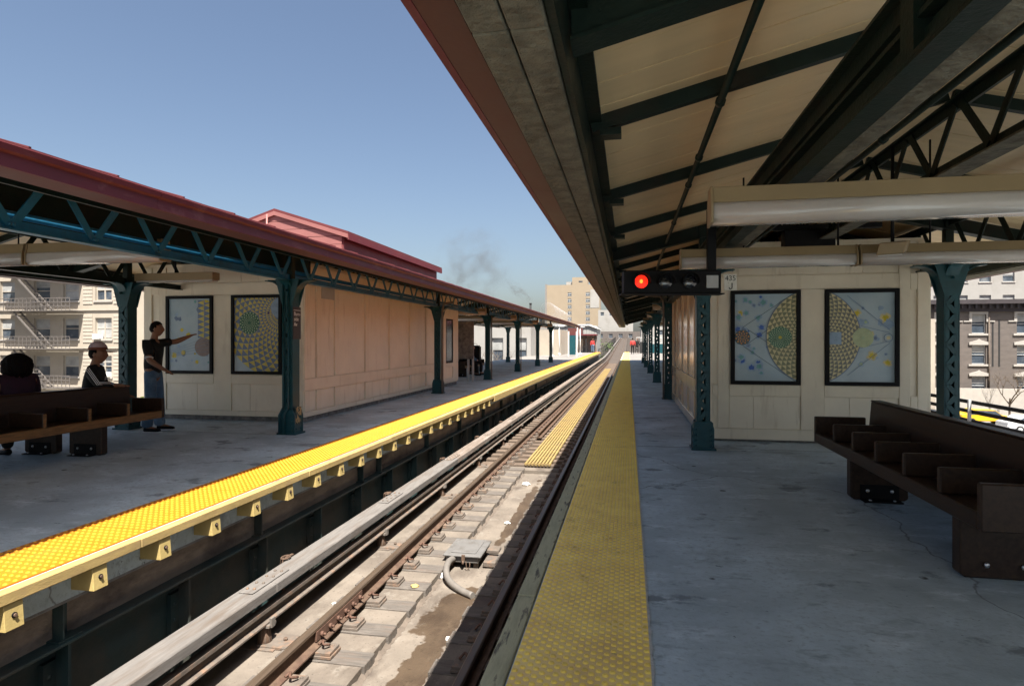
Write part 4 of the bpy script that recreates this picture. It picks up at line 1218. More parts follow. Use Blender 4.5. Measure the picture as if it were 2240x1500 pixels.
MB().box(-8.0, -6.55, 8.75, 8.93, 2.43, 2.55).build('case', M['lamp_case'], fl, bevel=.006)
MB().box(-7.98, -6.57, 8.77, 8.91, 2.405, 2.428).build('diffuser', M['lens'], fl)
MB().tube([(-7.3, 8.84, 2.55), (-7.3, 8.84, 3.2)], .015, 6).build('bracket', M['black'], fl)

# conduits under the right canopy
def pipe(label, pts, r, m, clips=()):
    t = thing('conduit', label, 'conduit', pts[0])
    MB().tube(pts, r, 10).build('pipe', m, t)
    for c in clips: MB().tube([(c[0]-.001, c[1]-.02, c[2]), (c[0]+.001, c[1]+.02, c[2])], r*1.35, 10).build('coupling', m, t)
    return t
xq = .50; zq = 2.765
pipe('dark conduit running along under the right canopy ceiling to the signal', [(xq, -1.9, zq), (xq, 10.4, zq), (xq-.01, 10.9, zq-.06), (xq-.03, 11.3, zq-.35)], .021, M['dark_green'], [(xq, y, zq) for y in (2.4, 3.55, 4.6, 5.4, 7.1, 8.9)])
pipe('thin dark conduit below the central green girder of the right canopy', [(1.23, -1.9, 2.43), (1.23, 9.2, 2.43)], .016, M['dark_green'], [(1.23, y, 2.43) for y in (2.1, 3.3, 4.6)])
pipe('blue conduit running behind the left lattice girder', [(-5.255, -1.9, 2.535), (-5.255, 40, 2.535)], .034, M['teal_blue'])
pipe('grey conduit curving down beside the second column on the right', [(.4, 14.9, 2.52), (.75, 15.3, 2.52), (.83, 15.42, 2.45), (.84, 15.45, 2.3), (.84, 15.45, .02)], .022, M['conduit'])
pipe('grey conduit curving down the column by the left shelter door', [(-4.7, 16.1, 2.5), (-4.95, 16.1, 2.46), (-5.0, 16.1, 2.3), (-5.0, 16.1, .02)], .03, M['conduit'])
for i, y in enumerate((22.15, 28.45)):
    pipe('thin grey downpipe on the %s column beyond the left shelter' % ('first' if i == 0 else 'second'), [(-4.98, y, 2.36), (-4.98, y, .02)], .022, M['conduit'])
pipe('grey downpipe leaning from the canopy edge at the far left', [(-9.62, 20, 2.5), (-9.62, 20, .0)], .04, M['conduit'])
# dark equipment between the lamps
eq = thing('equipment_box', 'dark electrical box hung from the right canopy between the lamps', 'electrical box', (2.1, 8.4, 2.8))
MB().box(1.95, 2.55, 8.3, 8.5, 2.62, 2.85).build('case', M['black'], eq, bevel=.006)
MB().box(1.45, 3.1, 8.35, 8.45, 2.86, 2.92).build('rail', M['black'], eq)
MB().tube([(2.2, 8.4, 2.92), (2.2, 8.4, 3.3)], .015, 6).build('hanger', M['black'], eq)
# small speaker frame far right under the canopy
vs = thing('lattice_panel', 'cream louvre panel behind the outer lattice on the right', 'panel', (5.4, 8.5, 2.55))
for k in range(9): MB().box(5.36, 5.385, 6.2+k*.42, 6.2+k*.42+.30, 2.46, 2.70).build('louvre', M['lamp_case'], vs)

# ================================================================== PEOPLE
def skin_mesh(name, nodes, edges, m, sub=2, root=0):
    me = bpy.data.meshes.new('tmp')
    me.from_pydata([n[0] for n in nodes], edges, [])
    o = bpy.data.objects.new('tmp', me); COL.objects.link(o)
    md = o.modifiers.new('skin', 'SKIN'); md.use_smooth_shade = True
    lay = me.skin_vertices[0] if me.skin_vertices else None
    if lay is None:
        bpy.context.view_layer.objects.active = o
        me.attributes.new('tmpx', 'FLOAT', 'POINT')
    for i, n in enumerate(nodes):
        r = n[1] if isinstance(n[1], tuple) else (n[1], n[1])
        lay.data[i].radius = r; lay.data[i].use_root = (i == root)
    s = o.modifiers.new('sub', 'SUBSURF'); s.levels = sub; s.render_levels = sub
    dg = bpy.context.evaluated_depsgraph_get()
    out = bpy.data.meshes.new_from_object(o.evaluated_get(dg))
    bpy.data.objects.remove(o)
    out.name = name; out.materials.clear(); out.materials.append(m)
    for p in out.polygons: p.use_smooth = True
    return out

def head_bm(c, yaw, sc_=1., hair=None):
    """head with brow, nose, chin and ears; returns (head bmesh, hair bmesh)"""
    c = Vector(c); rot = Matrix.Rotation(yaw, 3, 'Z')
    bm = bmesh.new(); bmesh.ops.create_icosphere(bm, subdivisions=4, radius=1)
    hb = bm.copy()
    def shape(v):
        x, y, z = v
        X, Y, Z = x*.094, y*.074, z*.118
        if z < -.2: k = 1-.34*(-z-.2); X *= 1-.10*(-z); Y *= k; X += .012*(-z)
        if x > .55:
            nz_ = math.exp(-((y/.20)**2)-(((z+.12)/.22)**2)); X += .024*nz_
            X += .007*math.exp(-((z-.22)/.12)**2)
            X -= .010*(math.exp(-(((abs(y)-.38)/.16)**2)-(((z-.05)/.12)**2)))
            X += .006*math.exp(-((y/.35)**2)-(((z+.48)/.10)**2))
        return Vector((X, Y, Z))*sc_
    for v in bm.verts: v.co = rot @ shape(v.co) + c
    for s in (-1, 1):
        e = bmesh.ops.create_icosphere(bm, subdivisions=2, radius=1)
        for v in e['verts']: v.co = rot @ (Vector((v.co.x*.018-.008, s*.074+v.co.y*.010, v.co.z*.032-.004))*sc_) + c
    for s in (-1, 1):
        e = bmesh.ops.create_icosphere(bm, subdivisions=1, radius=1)
        for v in e['verts']: v.co = rot @ (Vector((v.co.x*.010+.078, s*.029+v.co.y*.013, v.co.z*.009+.006))*sc_) + c
    dele = []
    for v in hb.verts:
        x, y, z = v.co
        if hair == 'short':
            keep = (z > .42-.3*(x < .2)) and not (x > .55 and z < .55)
            keep = keep or (x < .05 and z > -.42 and (x < -.25 or z > -.05))
            k = 1.07 + .01*math.sin(31*y+17*z)
        else:
            keep = z > .45 or x < .25; k = 1.1
        if not keep: dele.append(v)
        p = shape(v.co)
        v.co = rot @ (Vector((p.x*k, p.y*k, p.z*k+.002))) + c
    bmesh.ops.delete(hb, geom=dele, context='VERTS')
    return bm, hb

def link_bm(name, bm, m, parent, solid=0):
    for f in bm.faces: f.smooth = True
    me = bpy.data.meshes.new(name); bm.to_mesh(me); bm.free(); me.materials.append(m)
    o = inst(name, me, (0, 0, 0), parent)
    if solid:
        md = o.modifiers.new('solid', 'SOLIDIFY'); md.thickness = solid
    return o

def hand_nodes(nodes, edges, iw, wrist, tip, side, spread=.012, curl=0.):
    """palm, four fingers and a thumb from the wrist node iw towards tip"""
    wv, tv = Vector(wrist), Vector(tip); d = (tv-wv).normalized()
    a = d.cross(Vector((0, 0, 1)));
    if a.length < .1: a = Vector((0, 1, 0))
    a.normalize(); up = a.cross(d)
    ip = len(nodes); palm = wv+d*.075; nodes.append((tuple(palm), (.036, .020))); edges.append((iw, ip))
    for k, q in enumerate((-1.5, -.5, .5, 1.5)):
        L = (.060, .072, .068, .052)[k]
        b = palm+a*q*.019+d*.012; m1 = b+d*L*.55-up*curl*.02; m2 = m1+(d*L*.55*(1-curl)-up*curl*.045)
        i0 = len(nodes)
        nodes += [(tuple(b), .0105), (tuple(m1), .0095), (tuple(m2), .0075)]
        edges += [(ip, i0), (i0, i0+1), (i0+1, i0+2)]
    i0 = len(nodes)
    b = wv+d*.035+a*side*.030; m1 = b+d*.030+a*side*.022-up*.01; m2 = m1+d*.030+a*side*.004-up*.012*curl
    nodes += [(tuple(b), .012), (tuple(m1), .0105), (tuple(m2), .0085)]
    edges += [(iw, i0), (i0, i0+1), (i0+1, i0+2)]

def person(label, loc, heading, pose, skin, parts, head, hair=None, head_yaw=0., hair_m=None, group=None, hands=True, head_s=1.):
    """pose: joint -> (forward, left, up); built at the origin facing +x, then turned"""
    curl = pose.get('curl', .2)
    J = {k: Vector(v) for k, v in pose.items() if k != 'curl'}
    t = thing('person', label, 'person', (0, 0, 0), group)
    nodes = []; edges = []
    def N(p, r, par=None):
        nodes.append((tuple(p), r)); i = len(nodes)-1
        if par is not None: edges.append((par, i))
        return i
    pel = N(J['pelvis'], (.105, .09)); sp = N(J['spine'], (.09, .08), pel); ch = N(J['chest'], (.10, .08), sp)
    nk = N(J['neck'], .052, ch); hd = N(Vector(head)+Vector((-.01, 0, -.05)), .055, nk)
    for s, sd in (('l', 1), ('r', -1)):
        sh = N(J['sh_'+s], .048, ch); el = N(J['el_'+s], .047, sh)
        mid = J['el_'+s].lerp(J['wr_'+s], .4); fo = N(mid, .044, el); wr = N(J['wr_'+s], .031, fo)
        if hands: hand_nodes(nodes, edges, wr, J['wr_'+s], J['tip_'+s], -sd, curl=curl)
        hp = N(J['hip_'+s], .085, pel); kn = N(J['kn_'+s], .058, hp)
        calf = J['kn_'+s].lerp(J['an_'+s], .3); ca = N(calf, .056, kn); an = N(J['an_'+s], .038, ca); N(J['toe_'+s], .036, an)
    me = skin_mesh('body', nodes, edges, skin)
    hm, hr = head_bm(head, head_yaw, head_s, hair)
    for f in hm.faces: f.smooth = True
    hm.from_mesh(me)
    link_bm('body', hm, skin, t)
    if hair: link_bm('hair', hr, hair_m or M['hair'], t, .012)
    else: hr.free()
    for nm, m, ns, es in parts:
        rr = [(tuple(J[q]) if isinstance(q, str) else tuple(q), r) for q, r in ns]
        inst(nm, skin_mesh(nm, rr, es, m), (0, 0, 0), t)
    t.location = loc; t.rotation_euler[2] = heading
    return t

def lerp(a, b, k): return tuple(Vector(a).lerp(Vector(b), k))
# standing man, pointing at the art panel
P = dict(pelvis=(0, 0, .96), spine=(-.01, 0, 1.14), chest=(.01, 0, 1.33), neck=(.015, 0, 1.50), sh_r=(.0, -.175, 1.405), sh_l=(.03, .175, 1.415),
         el_r=(.06, -.27, 1.15), wr_r=(.28, -.27, 1.00), tip_r=(.42, -.25, .93), el_l=(.20, .34, 1.43), wr_l=(.33, .46, 1.51), tip_l=(.45, .57, 1.58),
         hip_r=(.0, -.10, .92), hip_l=(.0, .10, .92), kn_r=(.02, -.12, .50), kn_l=(.03, .12, .50), an_r=(-.04, -.13, .09), an_l=(.04, .13, .09), toe_r=(.14, -.15, .04), toe_l=(.22, .14, .04), curl=.25)
shirt = ('shirt', M['black_cloth'], [((0, 0, .86), (.165, .145)), ('spine', (.155, .135)), ('chest', (.15, .125)), ((.012, 0, 1.45), (.075, .065)), ('sh_r', .072), (lerp(P['sh_r'], P['el_r'], .85), .074), ('sh_l', .072), (lerp(P['sh_l'], P['el_l'], .75), .072), ((.015, 0, 1.495), (.058, .055))], [(0, 1), (1, 2), (2, 3), (2, 4), (4, 5), (2, 6), (6, 7), (3, 8)])
cuff = ('cuff', M['white_cloth'], [(lerp(P['sh_r'], P['el_r'], .84), .080), (lerp(P['sh_r'], P['el_r'], .93), .080)], [(0, 1)])
jeans = ('jeans', M['jeans'], [((0, 0, .93), (.105, .095)), ('hip_r', .098), ('kn_r', .085), (lerp(P['kn_r'], P['an_r'], .6), .085), ((-.04, -.13, .07), .090), ('hip_l', .100), ('kn_l', .085), (lerp(P['kn_l'], P['an_l'], .6), .085), ((.04, .13, .07), .090)],
         [(0, 1), (1, 2), (2, 3), (3, 4), (0, 5), (5, 6), (6, 7), (7, 8)])
def shoe(an, toe, sole):
    a, b = Vector(an), Vector(toe); d = b-a; d.z = 0; d.normalize()
    return ('shoe', M['black'], [(tuple(Vector((a.x, a.y, .055))-d*.05), (.042, .045)), (tuple(Vector((a.x, a.y, .055))+d*.06), (.045, .045)), (tuple(Vector((a.x, a.y, .042))+d*.17), (.045, .034)), (tuple(Vector((a.x, a.y, .036))+d*.23), (.034, .026))], [(0, 1), (1, 2), (2, 3)])
def sole(an, toe):
    a, b = Vector(an), Vector(toe); d = b-a; d.z = 0; d.normalize()
    return ('sole', M['white_cloth'], [(tuple(Vector((a.x, a.y, .018))-d*.06), (.044, .014)), (tuple(Vector((a.x, a.y, .016))+d*.08), (.050, .014)), (tuple(Vector((a.x, a.y, .018))+d*.25), (.030, .014))], [(0, 1), (1, 2)])
person('standing man in black shirt and jeans pointing at the art panel', (-7.42, 8.5, 0), rad(16), P, M['skin'], [shirt, cuff, jeans, shoe(P['an_r'], P['toe_r'], 0), shoe(P['an_l'], P['toe_l'], 0), sole(P['an_r'], P['toe_r']), sole(P['an_l'], P['toe_l'])], (.05, 0, 1.632), 'short', rad(14))

# seated figures
def sit(dx=0, h=.52):
    return dict(pelvis=(0, 0, h+.04), spine=(-.02, 0, h+.22), chest=(0, 0, h+.40), neck=(.015, 0, h+.56), sh_r=(.0, -.18, h+.47), sh_l=(.0, .18, h+.47),
                el_r=(.06, -.24, h+.20), wr_r=(.28, -.16, h+.10), tip_r=(.42, -.13, h+.08), el_l=(.06, .24, h+.20), wr_l=(.28, .16, h+.10), tip_l=(.42, .13, h+.08),
                hip_r=(.04, -.10, h), hip_l=(.04, .10, h), kn_r=(.42, -.12, h+.02), kn_l=(.42, .12, h+.02), an_r=(.40, -.12, .09), an_l=(.40, .12, .09), toe_r=(.56, -.13, .04), toe_l=(.56, .13, .04))
def clothes(P, top, low, big=1.):
    return [('jacket', top, [('pelvis', (.165*big, .14)), ('spine', (.165*big, .135)), ('chest', (.175*big, .13)), (lerp(P['chest'], P['neck'], .75), (.075, .065)), ('sh_r', .080), ('el_r', .066), (lerp(P['el_r'], P['wr_r'], .9), .048), ('sh_l', .080), ('el_l', .066), (lerp(P['el_l'], P['wr_l'], .9), .048), (lerp(P['chest'], P['neck'], 1.0), (.060, .056))],
             [(0, 1), (1, 2), (2, 3), (2, 4), (4, 5), (5, 6), (2, 7), (7, 8), (8, 9), (3, 10)]),
            ('trousers', low, [('pelvis', (.14, .11)), ('hip_r', .10), ('kn_r', .078), ('an_r', .068), ('hip_l', .10), ('kn_l', .078), ('an_l', .068)], [(0, 1), (1, 2), (2, 3), (0, 4), (4, 5), (5, 6)]),
            shoe(P['an_r'], P['toe_r'], 0), shoe(P['an_l'], P['toe_l'], 0)]
P = sit(0, .53)
wm = person('seated woman seen from behind with a full black bob', (-7.36, 6.25, -.02), rad(180-10), P, M['skin'], clothes(P, M['purple_cloth'], M['black_cloth'], 1.15), (.03, 0, 1.155), 'short', 0)
# full bob hair: an uneven shell of locks round the head
bm = bmesh.new(); bmesh.ops.create_icosphere(bm, subdivisions=5, radius=1)
dl = []
for v in bm.verts:
    x, y, z = v.co; a = math.atan2(y, x)
    k = 1+.035*math.sin(a*13+z*3)+.025*math.sin(a*37+z*9)+.03*math.sin(z*11+a*5)
    if x > .45 and z < .35 and abs(y) < .62: dl.append(v)
    fl = 1.0 if z > 0 else 1.0+.10*(-z)
    v.co = Vector((x*.145*k*fl+.01, y*.160*k*fl, (z*.150 if z > 0 else z*.165)+1.165+.015*math.sin(a*9)*(z < -.3)))
bmesh.ops.delete(bm, geom=dl, context='VERTS')
link_bm('bob', bm, M['hair'], wm, .02)
P = sit(0, .53)
P['el_r'] = Vector((.13, -.27, .80)); P['wr_r'] = Vector((.30, -.19, .79)); P['tip_r'] = Vector((.46, -.15, .78))
P['kn_l'] = Vector((-.22, .34, .55)); P['an_l'] = Vector((-.22, .38, .09)); P['toe_l'] = Vector((-.30, .50, .04))
P['kn_r'] = Vector((-.02, .38, .55)); P['an_r'] = Vector((-.04, .42, .09)); P['toe_r'] = Vector((-.10, .56, .04))
P = {k: tuple(v) for k, v in P.items()}
by = person('seated boy in a cap and black track jacket with three white sleeve stripes', (-7.44, 7.42, 0), rad(30), P, M['skin'], clothes(P, M['black_cloth'], M['black_cloth'], 1.), (.045, 0, 1.205), 'short', rad(-6), head_s=1.08)
by.scale = (1.08, 1.08, 1.04)
hc = Vector((.045, 0, 1.215))
bm = bmesh.new(); bmesh.ops.create_uvsphere(bm, u_segments=24, v_segments=14, radius=1)
bmesh.ops.delete(bm, geom=[v for v in bm.verts if v.co.z < .05], context='VERTS')
for v in bm.verts: v.co = Vector((v.co.x*.118, v.co.y*.098, v.co.z*.150+.02)) + hc
cp = link_bm('cap', bm, M['cap_cloth'], by, .006)
bm = bmesh.new(); bmesh.ops.create_uvsphere(bm, u_segments=24, v_segments=14, radius=1)
bmesh.ops.delete(bm, geom=[v for v in bm.verts if v.co.z < .40], context='VERTS')
for v in bm.verts: v.co = Vector((v.co.x*.121, v.co.y*.101, v.co.z*.154+.02)) + hc
link_bm('crown', bm, M['cap_white'], cp)
g = MB(); v = []; nn = 12
for i in range(nn+1):
    a = -1.15+2.3*i/nn
    v.append((hc.x+.112*math.cos(a), hc.y+.095*math.sin(a), hc.z+.035)); v.append((hc.x+.06+.155*math.cos(a*.8), hc.y+.095*math.sin(a), hc.z+.030-.01*abs(math.sin(a))))
g.add(v, [(2*i, 2*i+1, 2*i+3, 2*i+2) for i in range(nn)], 0, True)
o = g.build('peak', M['cap_cloth'], cp); md = o.modifiers.new('s', 'SOLIDIFY'); md.thickness = .006
g = MB(); g.bar((hc.x-.115, 0, hc.z+.03), (hc.x-.20, -.01, hc.z+.028), .10, .006); g.build('strap', M['cap_cloth'], cp)
A_, B_, C_ = Vector(P['sh_r']), Vector(P['el_r']), Vector(lerp(P['el_r'], P['wr_r'], .9))
for q in (-.015, 0, .015):
    pts = []
    for i in range(11):
        t = i/10; r = .089-.020*t; p = A_.lerp(B_, t); pts.append(p+Vector((q*1.0+.01*t, -r*.95, .25*r+q*.7)))
    for i in range(1, 9):
        t = i/8; r = .068-.02*t; p = B_.lerp(C_, t); pts.append(p+Vector((0, -r*.85, .45*r+q)))
    MB().tube(pts, .0042, 6).build('stripe', M['white_cloth'], by)
g = MB(); g.box(.150, .156, -.12, -.04, .86, .875); g.box(.150, .156, -.10, -.05, .88, .905); g.build('chest_badge', M['grey_paint'], by)
P = sit(0, .50)
pr = person('seated person in dark clothes on the far left bench', (-6.62, 24.6, 0), rad(35), P, M['skin'], clothes(P, M['black_cloth'], M['black_cloth']), (.03, 0, 1.16), 'short', 0, hands=False)
P2 = sit(0, .50)
person('seated person in a grey top beside a tall dark bag on the far bench', (-6.62, 25.5, 0), rad(10), P2, M['skin_pale'], clothes(P2, M['jeans'], M['black_cloth']), (.03, 0, 1.16), 'short', 0, hands=False)
bgx = thing('travel_bag', 'tall black case standing on the far left bench', 'bag', (-6.7, 26.3, .455))
MB().box(-6.95, -6.45, 26.15, 26.6, .458, 1.25).build('case', M['black'], bgx, bevel=.05, seg=2)
MB().tube([(-6.8, 26.4, 1.25), (-6.8, 26.4, 1.33), (-6.6, 26.4, 1.33), (-6.6, 26.4, 1.25)], .012, 6).build('handle', M['black'], bgx)
def stand(label, loc, h, top, low, skin):
    P = dict(pelvis=(0, 0, .96), spine=(-.01, 0, 1.14), chest=(.01, 0, 1.33), neck=(.015, 0, 1.50), sh_r=(.0, -.19, 1.42), sh_l=(0, .19, 1.42), el_r=(-.02, -.25, 1.12), wr_r=(.05, -.25, .88), tip_r=(.08, -.25, .72), el_l=(-.02, .25, 1.12), wr_l=(.05, .25, .88), tip_l=(.08, .25, .72),
             hip_r=(0, -.1, .92), hip_l=(0, .1, .92), kn_r=(.02, -.11, .5), kn_l=(.02, .11, .5), an_r=(0, -.12, .09), an_l=(0, .12, .09), toe_r=(.16, -.13, .04), toe_l=(.16, .13, .04))
    c = clothes(P, top, low)
    return person(label, loc, h, P, skin, c, (.05, 0, 1.655), 'short', 0, hands=False)
stand('distant person in red near the fence on the sunny end of the right platform', (.45, 69, 0), rad(95), M['red_cloth'], M['black_cloth'], M['skin'])
stand('distant person in dark clothes beside the one in red on the right platform', (.95, 72, 0), rad(-80), M['black_cloth'], M['black_cloth'], M['skin'])
stand('distant person in red under the shelter at the sunny end of the left platform', (-4.35, 76, 0), rad(-60), M['red_cloth'], M['jeans'], M['skin'])

ist = thing('information_stand', 'brown information panel on two pale legs past the left shelter door', 'notice board', (-5.75, 21.2, 0))
for x in (-6.08, -5.62, -5.45): MB().box(x-.035, x+.035, 21.17, 21.23, 0, .80 if x < -5.5 else .9).build('leg', M['grey_paint'], ist)
MB().box(-6.12, -5.42, 21.15, 21.25, .80+.002, 2.15).build('board', M['plinth'], ist, bevel=.01)
# ================================================================== FAR END OF THE PLATFORMS
hs = thing('far_shelter', 'dark red roofed shelter at the sunny end of the left platform', 'shelter', (-6.6, 79, 0))
MB().box(-9.2, -3.9, 76.5, 80.2, 2.15, 2.32).build('roof', M['maroon'], hs)
MB().box(-7.6, -5.8, 78, 80, 2.33, 3.1).build('roof_box', M['box_brown'], hs)
MB().box(-9.0, -4.0, 79.6, 79.9, 0, 2.14).build('wall', M['plinth'], hs)
for x in (-8.9, -7.6, -6.3, -5.2, -4.1): MB().box(x-.06, x+.06, 76.7, 76.82, 0, 2.14).build('post', M['void'], hs)
for x in (-8.6, -6.9): MB().box(x, x+1.1, 79.52, 79.58, .1, 1.7).build('panel', M['beige'], hs)
for i, (x, y) in enumerate(((-6.6, 54), (-6.9, 62), (-4.9, 60), (-5.1, 66))):
    lp = thing('lamp_post', '%s white lamp post on the sunny part of the left platform' % ORD[i], 'lamp post', (x, y, 0))
    MB().tube([(x, y, 0), (x, y, 2.9)], .05, 8).build('pole', M['white_paint'], lp)
    MB().tube([(x, y, 0), (x, y, .18)], .13, 8).build('foot', M['white_paint'], lp)
    MB().box(x-.5, x+.5, y-.12, y+.12, 2.9, 3.0).build('lamp', M['grey_paint'], lp)
for x, y, z in ((-5.35, 61.0, 2.0), (-5.0, 49.5, 2.0)):
    pass
gb = thing('notice_board', 'green notice board between two white posts on the left platform', 'notice board', (-5.2, 58, 0))
MB().box(-5.5, -4.9, 57.96, 58.04, .15, 2.0).build('board', M['teal'], gb)
for x in (-5.58, -4.82): MB().box(x-.05, x+.05, 57.93, 58.07, 0, 2.35).build('post', M['white_paint'], gb)
sh = thing('corrugated_shed', 'pale grey corrugated shed with a white roof edge beyond the left platform', 'shed', (-7, 86, -2))
for k in range(26):
    x = -13.6+k*.36
    MB().box(x, x+.30, 84.95, 85.0, -2, 3.55).build('rib', M['shed'], sh)
MB().box(-13.7, -4.25, 85.0, 94, -2, 3.55).build('wall', M['shed'], sh)
MB().prism([(-13.9, 3.56), (-5.3, 3.56), (-4.1, 3.1), (-4.1, 3.25), (-5.2, 3.75), (-13.9, 3.75)], 'y', 84.7, 94.2).build('roof', M['white_paint'], sh)
# far fence and gear on the right platform
fr = thing('end_fence', 'grey railing and signal cabinet at the far end of the right platform', 'fence', (2, 75, 0))
for k in range(9): MB().box(.9+k*.5, .95+k*.5, 75, 75.05, 0, 1.9).build('post', M['grey_paint'], fr)
for z in (.6, 1.2, 1.85): MB().box(.9, 4.95, 75.06, 75.10, z, z+.05).build('rail', M['white_paint'], fr)
MB().box(1.3, 2.1, 74.2, 74.8, 0, 1.35).build('cabinet', M['void'], fr)
MB().box(2.4, 4.2, 74.3, 74.8, .02, 1.1).build('cabinet', M['teal'], fr)
# railing along the climbing track
rl = thing('track_railing', 'thin railing with mesh along the climbing track', 'railing', (-3.9, 110, 0))
for i in range(28):
    y = 82+i*4; z = zt(y)-1.3
    MB().box(-3.95, -3.88, y, y+.07, z, z+1.7).build('post', M['void'], rl)
g = MB()
for i in range(27):
    y = 82+i*4
    for h in (.5, 1.05, 1.65): g.bar((-3.9, y, zt(y)-1.3+h), (-3.9, y+4, zt(y+4)-1.3+h), .05, .05)
g.build('rail', M['void'], rl)
# razor wire over the end of the left canopy
rz_ = MB(); pts = []
for i in range(330):
    a = i*.42; pts.append((-4.2+.40*math.cos(a)-.0012*i, 32+i*.042, 3.10+.38*math.sin(a)))
rz_.tube(pts, .004, 4, caps=False)
tag(rz_.build('razor_wire', M['grey_paint']), 'coiled razor wire along the far end of the left canopy roof', 'razor wire')

# right side walkway with railing
dk = MB().box(5.55, 9.4, -34, 60, -1.5, -1.32).build('walkway', M['track_conc'])
tag(dk, 'sunlit concrete deck beyond the right platform', kind='structure')
wr = thing('walkway_railing', 'dark three bar railing with pale posts beyond the right bench', 'railing', (8.9, 15, -1.3))
for z in (-.17, -.42, -.67): MB().box(8.87, 8.93, -5, 58, z-.045, z+.045).build('rail', M['black'], wr)
for i in range(20): MB().box(8.80, 8.865, 3.1+i*3.0, 3.17+i*3.0, -1.32, -.10).build('post', M['grey_paint'], wr)
for x in (6.3, 7.8): MB().box(x-.035, x+.035, -7, 60, -1.31, -1.14).build('rail', M['rust'], dk)

# ================================================================== BUILDINGS
def wall_grid(g, x0, x1, z0, z1, y, ops, m=0, rev=.25):
    xs = sorted({x0, x1, *[o[0] for o in ops], *[o[1] for o in ops]}); zs = sorted({z0, z1, *[o[2] for o in ops], *[o[3] for o in ops]})
    for a, b in zip(xs[:-1], xs[1:]):
        for c, d in zip(zs[:-1], zs[1:]):
            cx_, cz_ = (a+b)/2, (c+d)/2
            if any(o[0] < cx_ < o[1] and o[2] < cz_ < o[3] for o in ops): continue
            g.quad((a, y, c), (b, y, c), (b, y, d), (a, y, d), m)
    for a, b, c, d in ops:
        g.quad((a, y, c), (a, y+rev, c), (a, y+rev, d), (a, y, d), m); g.quad((b, y, c), (b, y, d), (b, y+rev, d), (b, y+rev, c), m)
        g.quad((a, y, c), (b, y, c), (b, y+rev, c), (a, y+rev, c), m); g.quad((a, y, d), (a, y+rev, d), (b, y+rev, d), (b, y, d), m)
def win(parent, x0, x1, z0, z1, y, blind=.5, double=False, fm='cream_trim', sill=True, seed=0):
    w_ = MB().box(x0+.002, x1-.002, y+.24, y+.262, z0+.002, z1-.002).build('window', M['glass_dark'], parent)
    g = MB(); f = .07
    for a in ((x0+.002, x0+f, z0, z1), (x1-f, x1-.002, z0, z1), (x0+f, x1-f, z0, z0+f), (x0+f, x1-f, z1-f, z1-.002), (x0+f, x1-f, (z0+z1)/2-.03, (z0+z1)/2+.03)):
        g.box(a[0], a[1], y+.17, y+.235, a[2], a[3])
    if double: g.box((x0+x1)/2-.05, (x0+x1)/2+.05, y+.165, y+.237, z0+f, z1-f)
    g.build('frame', M[fm], w_)
    if blind > 0: MB().box(x0+f, x1-f, y+.20, y+.232, z1-f-(z1-z0)*blind, z1-f).build('blind', M['curtain'], w_)
    if sill: MB().box(x0-.12, x1+.12, y-.10, y-.002, z0-.14, z0-.005).build('sill', M['stone_trim'], w_)
    return w_
def building(label, x0, x1, y0, y1, z1, ops, m, name='apartment_building'):
    t = thing(name, label, 'building', ((x0+x1)/2, y0, -6.5))
    g = MB(); wall_grid(g, x0, x1, -6.5, z1, y0, ops)
    g.quad((x0, y0, -6.5), (x0, y0, z1), (x0, y1, z1), (x0, y1, -6.5)); g.quad((x1, y0, -6.5), (x1, y1, -6.5), (x1, y1, z1), (x1, y0, z1))
    g.quad((x0, y0, z1), (x1, y0, z1), (x1, y1, z1), (x0, y1, z1)); g.quad((x0, y1, -6.5), (x0, y1, z1), (x1, y1, z1), (x1, y1, -6.5))
    me = bpy.data.meshes.new('wall'); me.from_pydata(g.v, [], g.f); me.materials.append(M[m]); inst('wall', me, (0, 0, 0), t)
    return t
# cream apartment block on the left, facade at y = 45
yb = 45.0
cols_ = [(-58.3, -56.7, 0), (-54.9, -53.3, 0), (-51.3, -49.6, 0), (-48.25, -46.65, 0), (-45.0, -43.35, 1), (-39.6, -38.2, 0)]
FZ = [-5.0, -1.62, 1.62, 4.92, 8.2]
ops = [(a, b, z, z+1.82) for a, b, d in cols_[:5] for z in FZ]
cb = building('cream apartment block with a zigzag fire escape on the far left', -62, -41.6, yb, 58, 13, ops, 'cream_wall')
k = 0
for a, b, d in cols_[:5]:
    for z in FZ:
        k += 1; win(cb, a, b, z, z+1.82, yb, (.45, .5, .3, .9)[k % 4], d == 1, 'cream_trim', True)
for z in FZ:
    for j in range(8):
        zz = z-.35+j*.31
        for x0, x1 in ((-46.2, -45.25), (-43.15, -42.3)):
            MB().box(x0, x1, yb-.05, yb-.004, zz+.05, zz+.30).build('quoin', M['cream_trim'], cb)
for z in (-2.35, .95, 4.2, 7.5): MB().box(-62, -41.6, yb-.12, yb-.052, z-.13, z).build('string_course', M['cream_trim'], cb)
MB().box(-44.95, -44.3, yb-.35, yb+.1, 1.63, 2.05).build('air_conditioner', M['white_paint'], cb)
MB().box(-43.9, -43.4, yb-.35, yb+.1, -1.60, -1.2).build('air_conditioner', M['white_paint'], cb)
fe = MB()
for z in (-2.55, .75, 4.0, 7.3): fe.box(-53.6, -46.05, yb-1.45, yb-.13, z, z+.06)
fire = fe.build('fire_escape', M['iron'], cb)
g = MB()
for z in (-2.55, .75, 4.0, 7.3):
    for h in (.35, .7, 1.05): g.box(-53.6, -46.05, yb-1.46, yb-1.42, z+h, z+h+.05)
    for i in range(20): g.box(-53.6+i*.395, -53.56+i*.395, yb-1.44, yb-1.41, z+.06, z+1.05)
g.build('railing', M['iron'], fire)
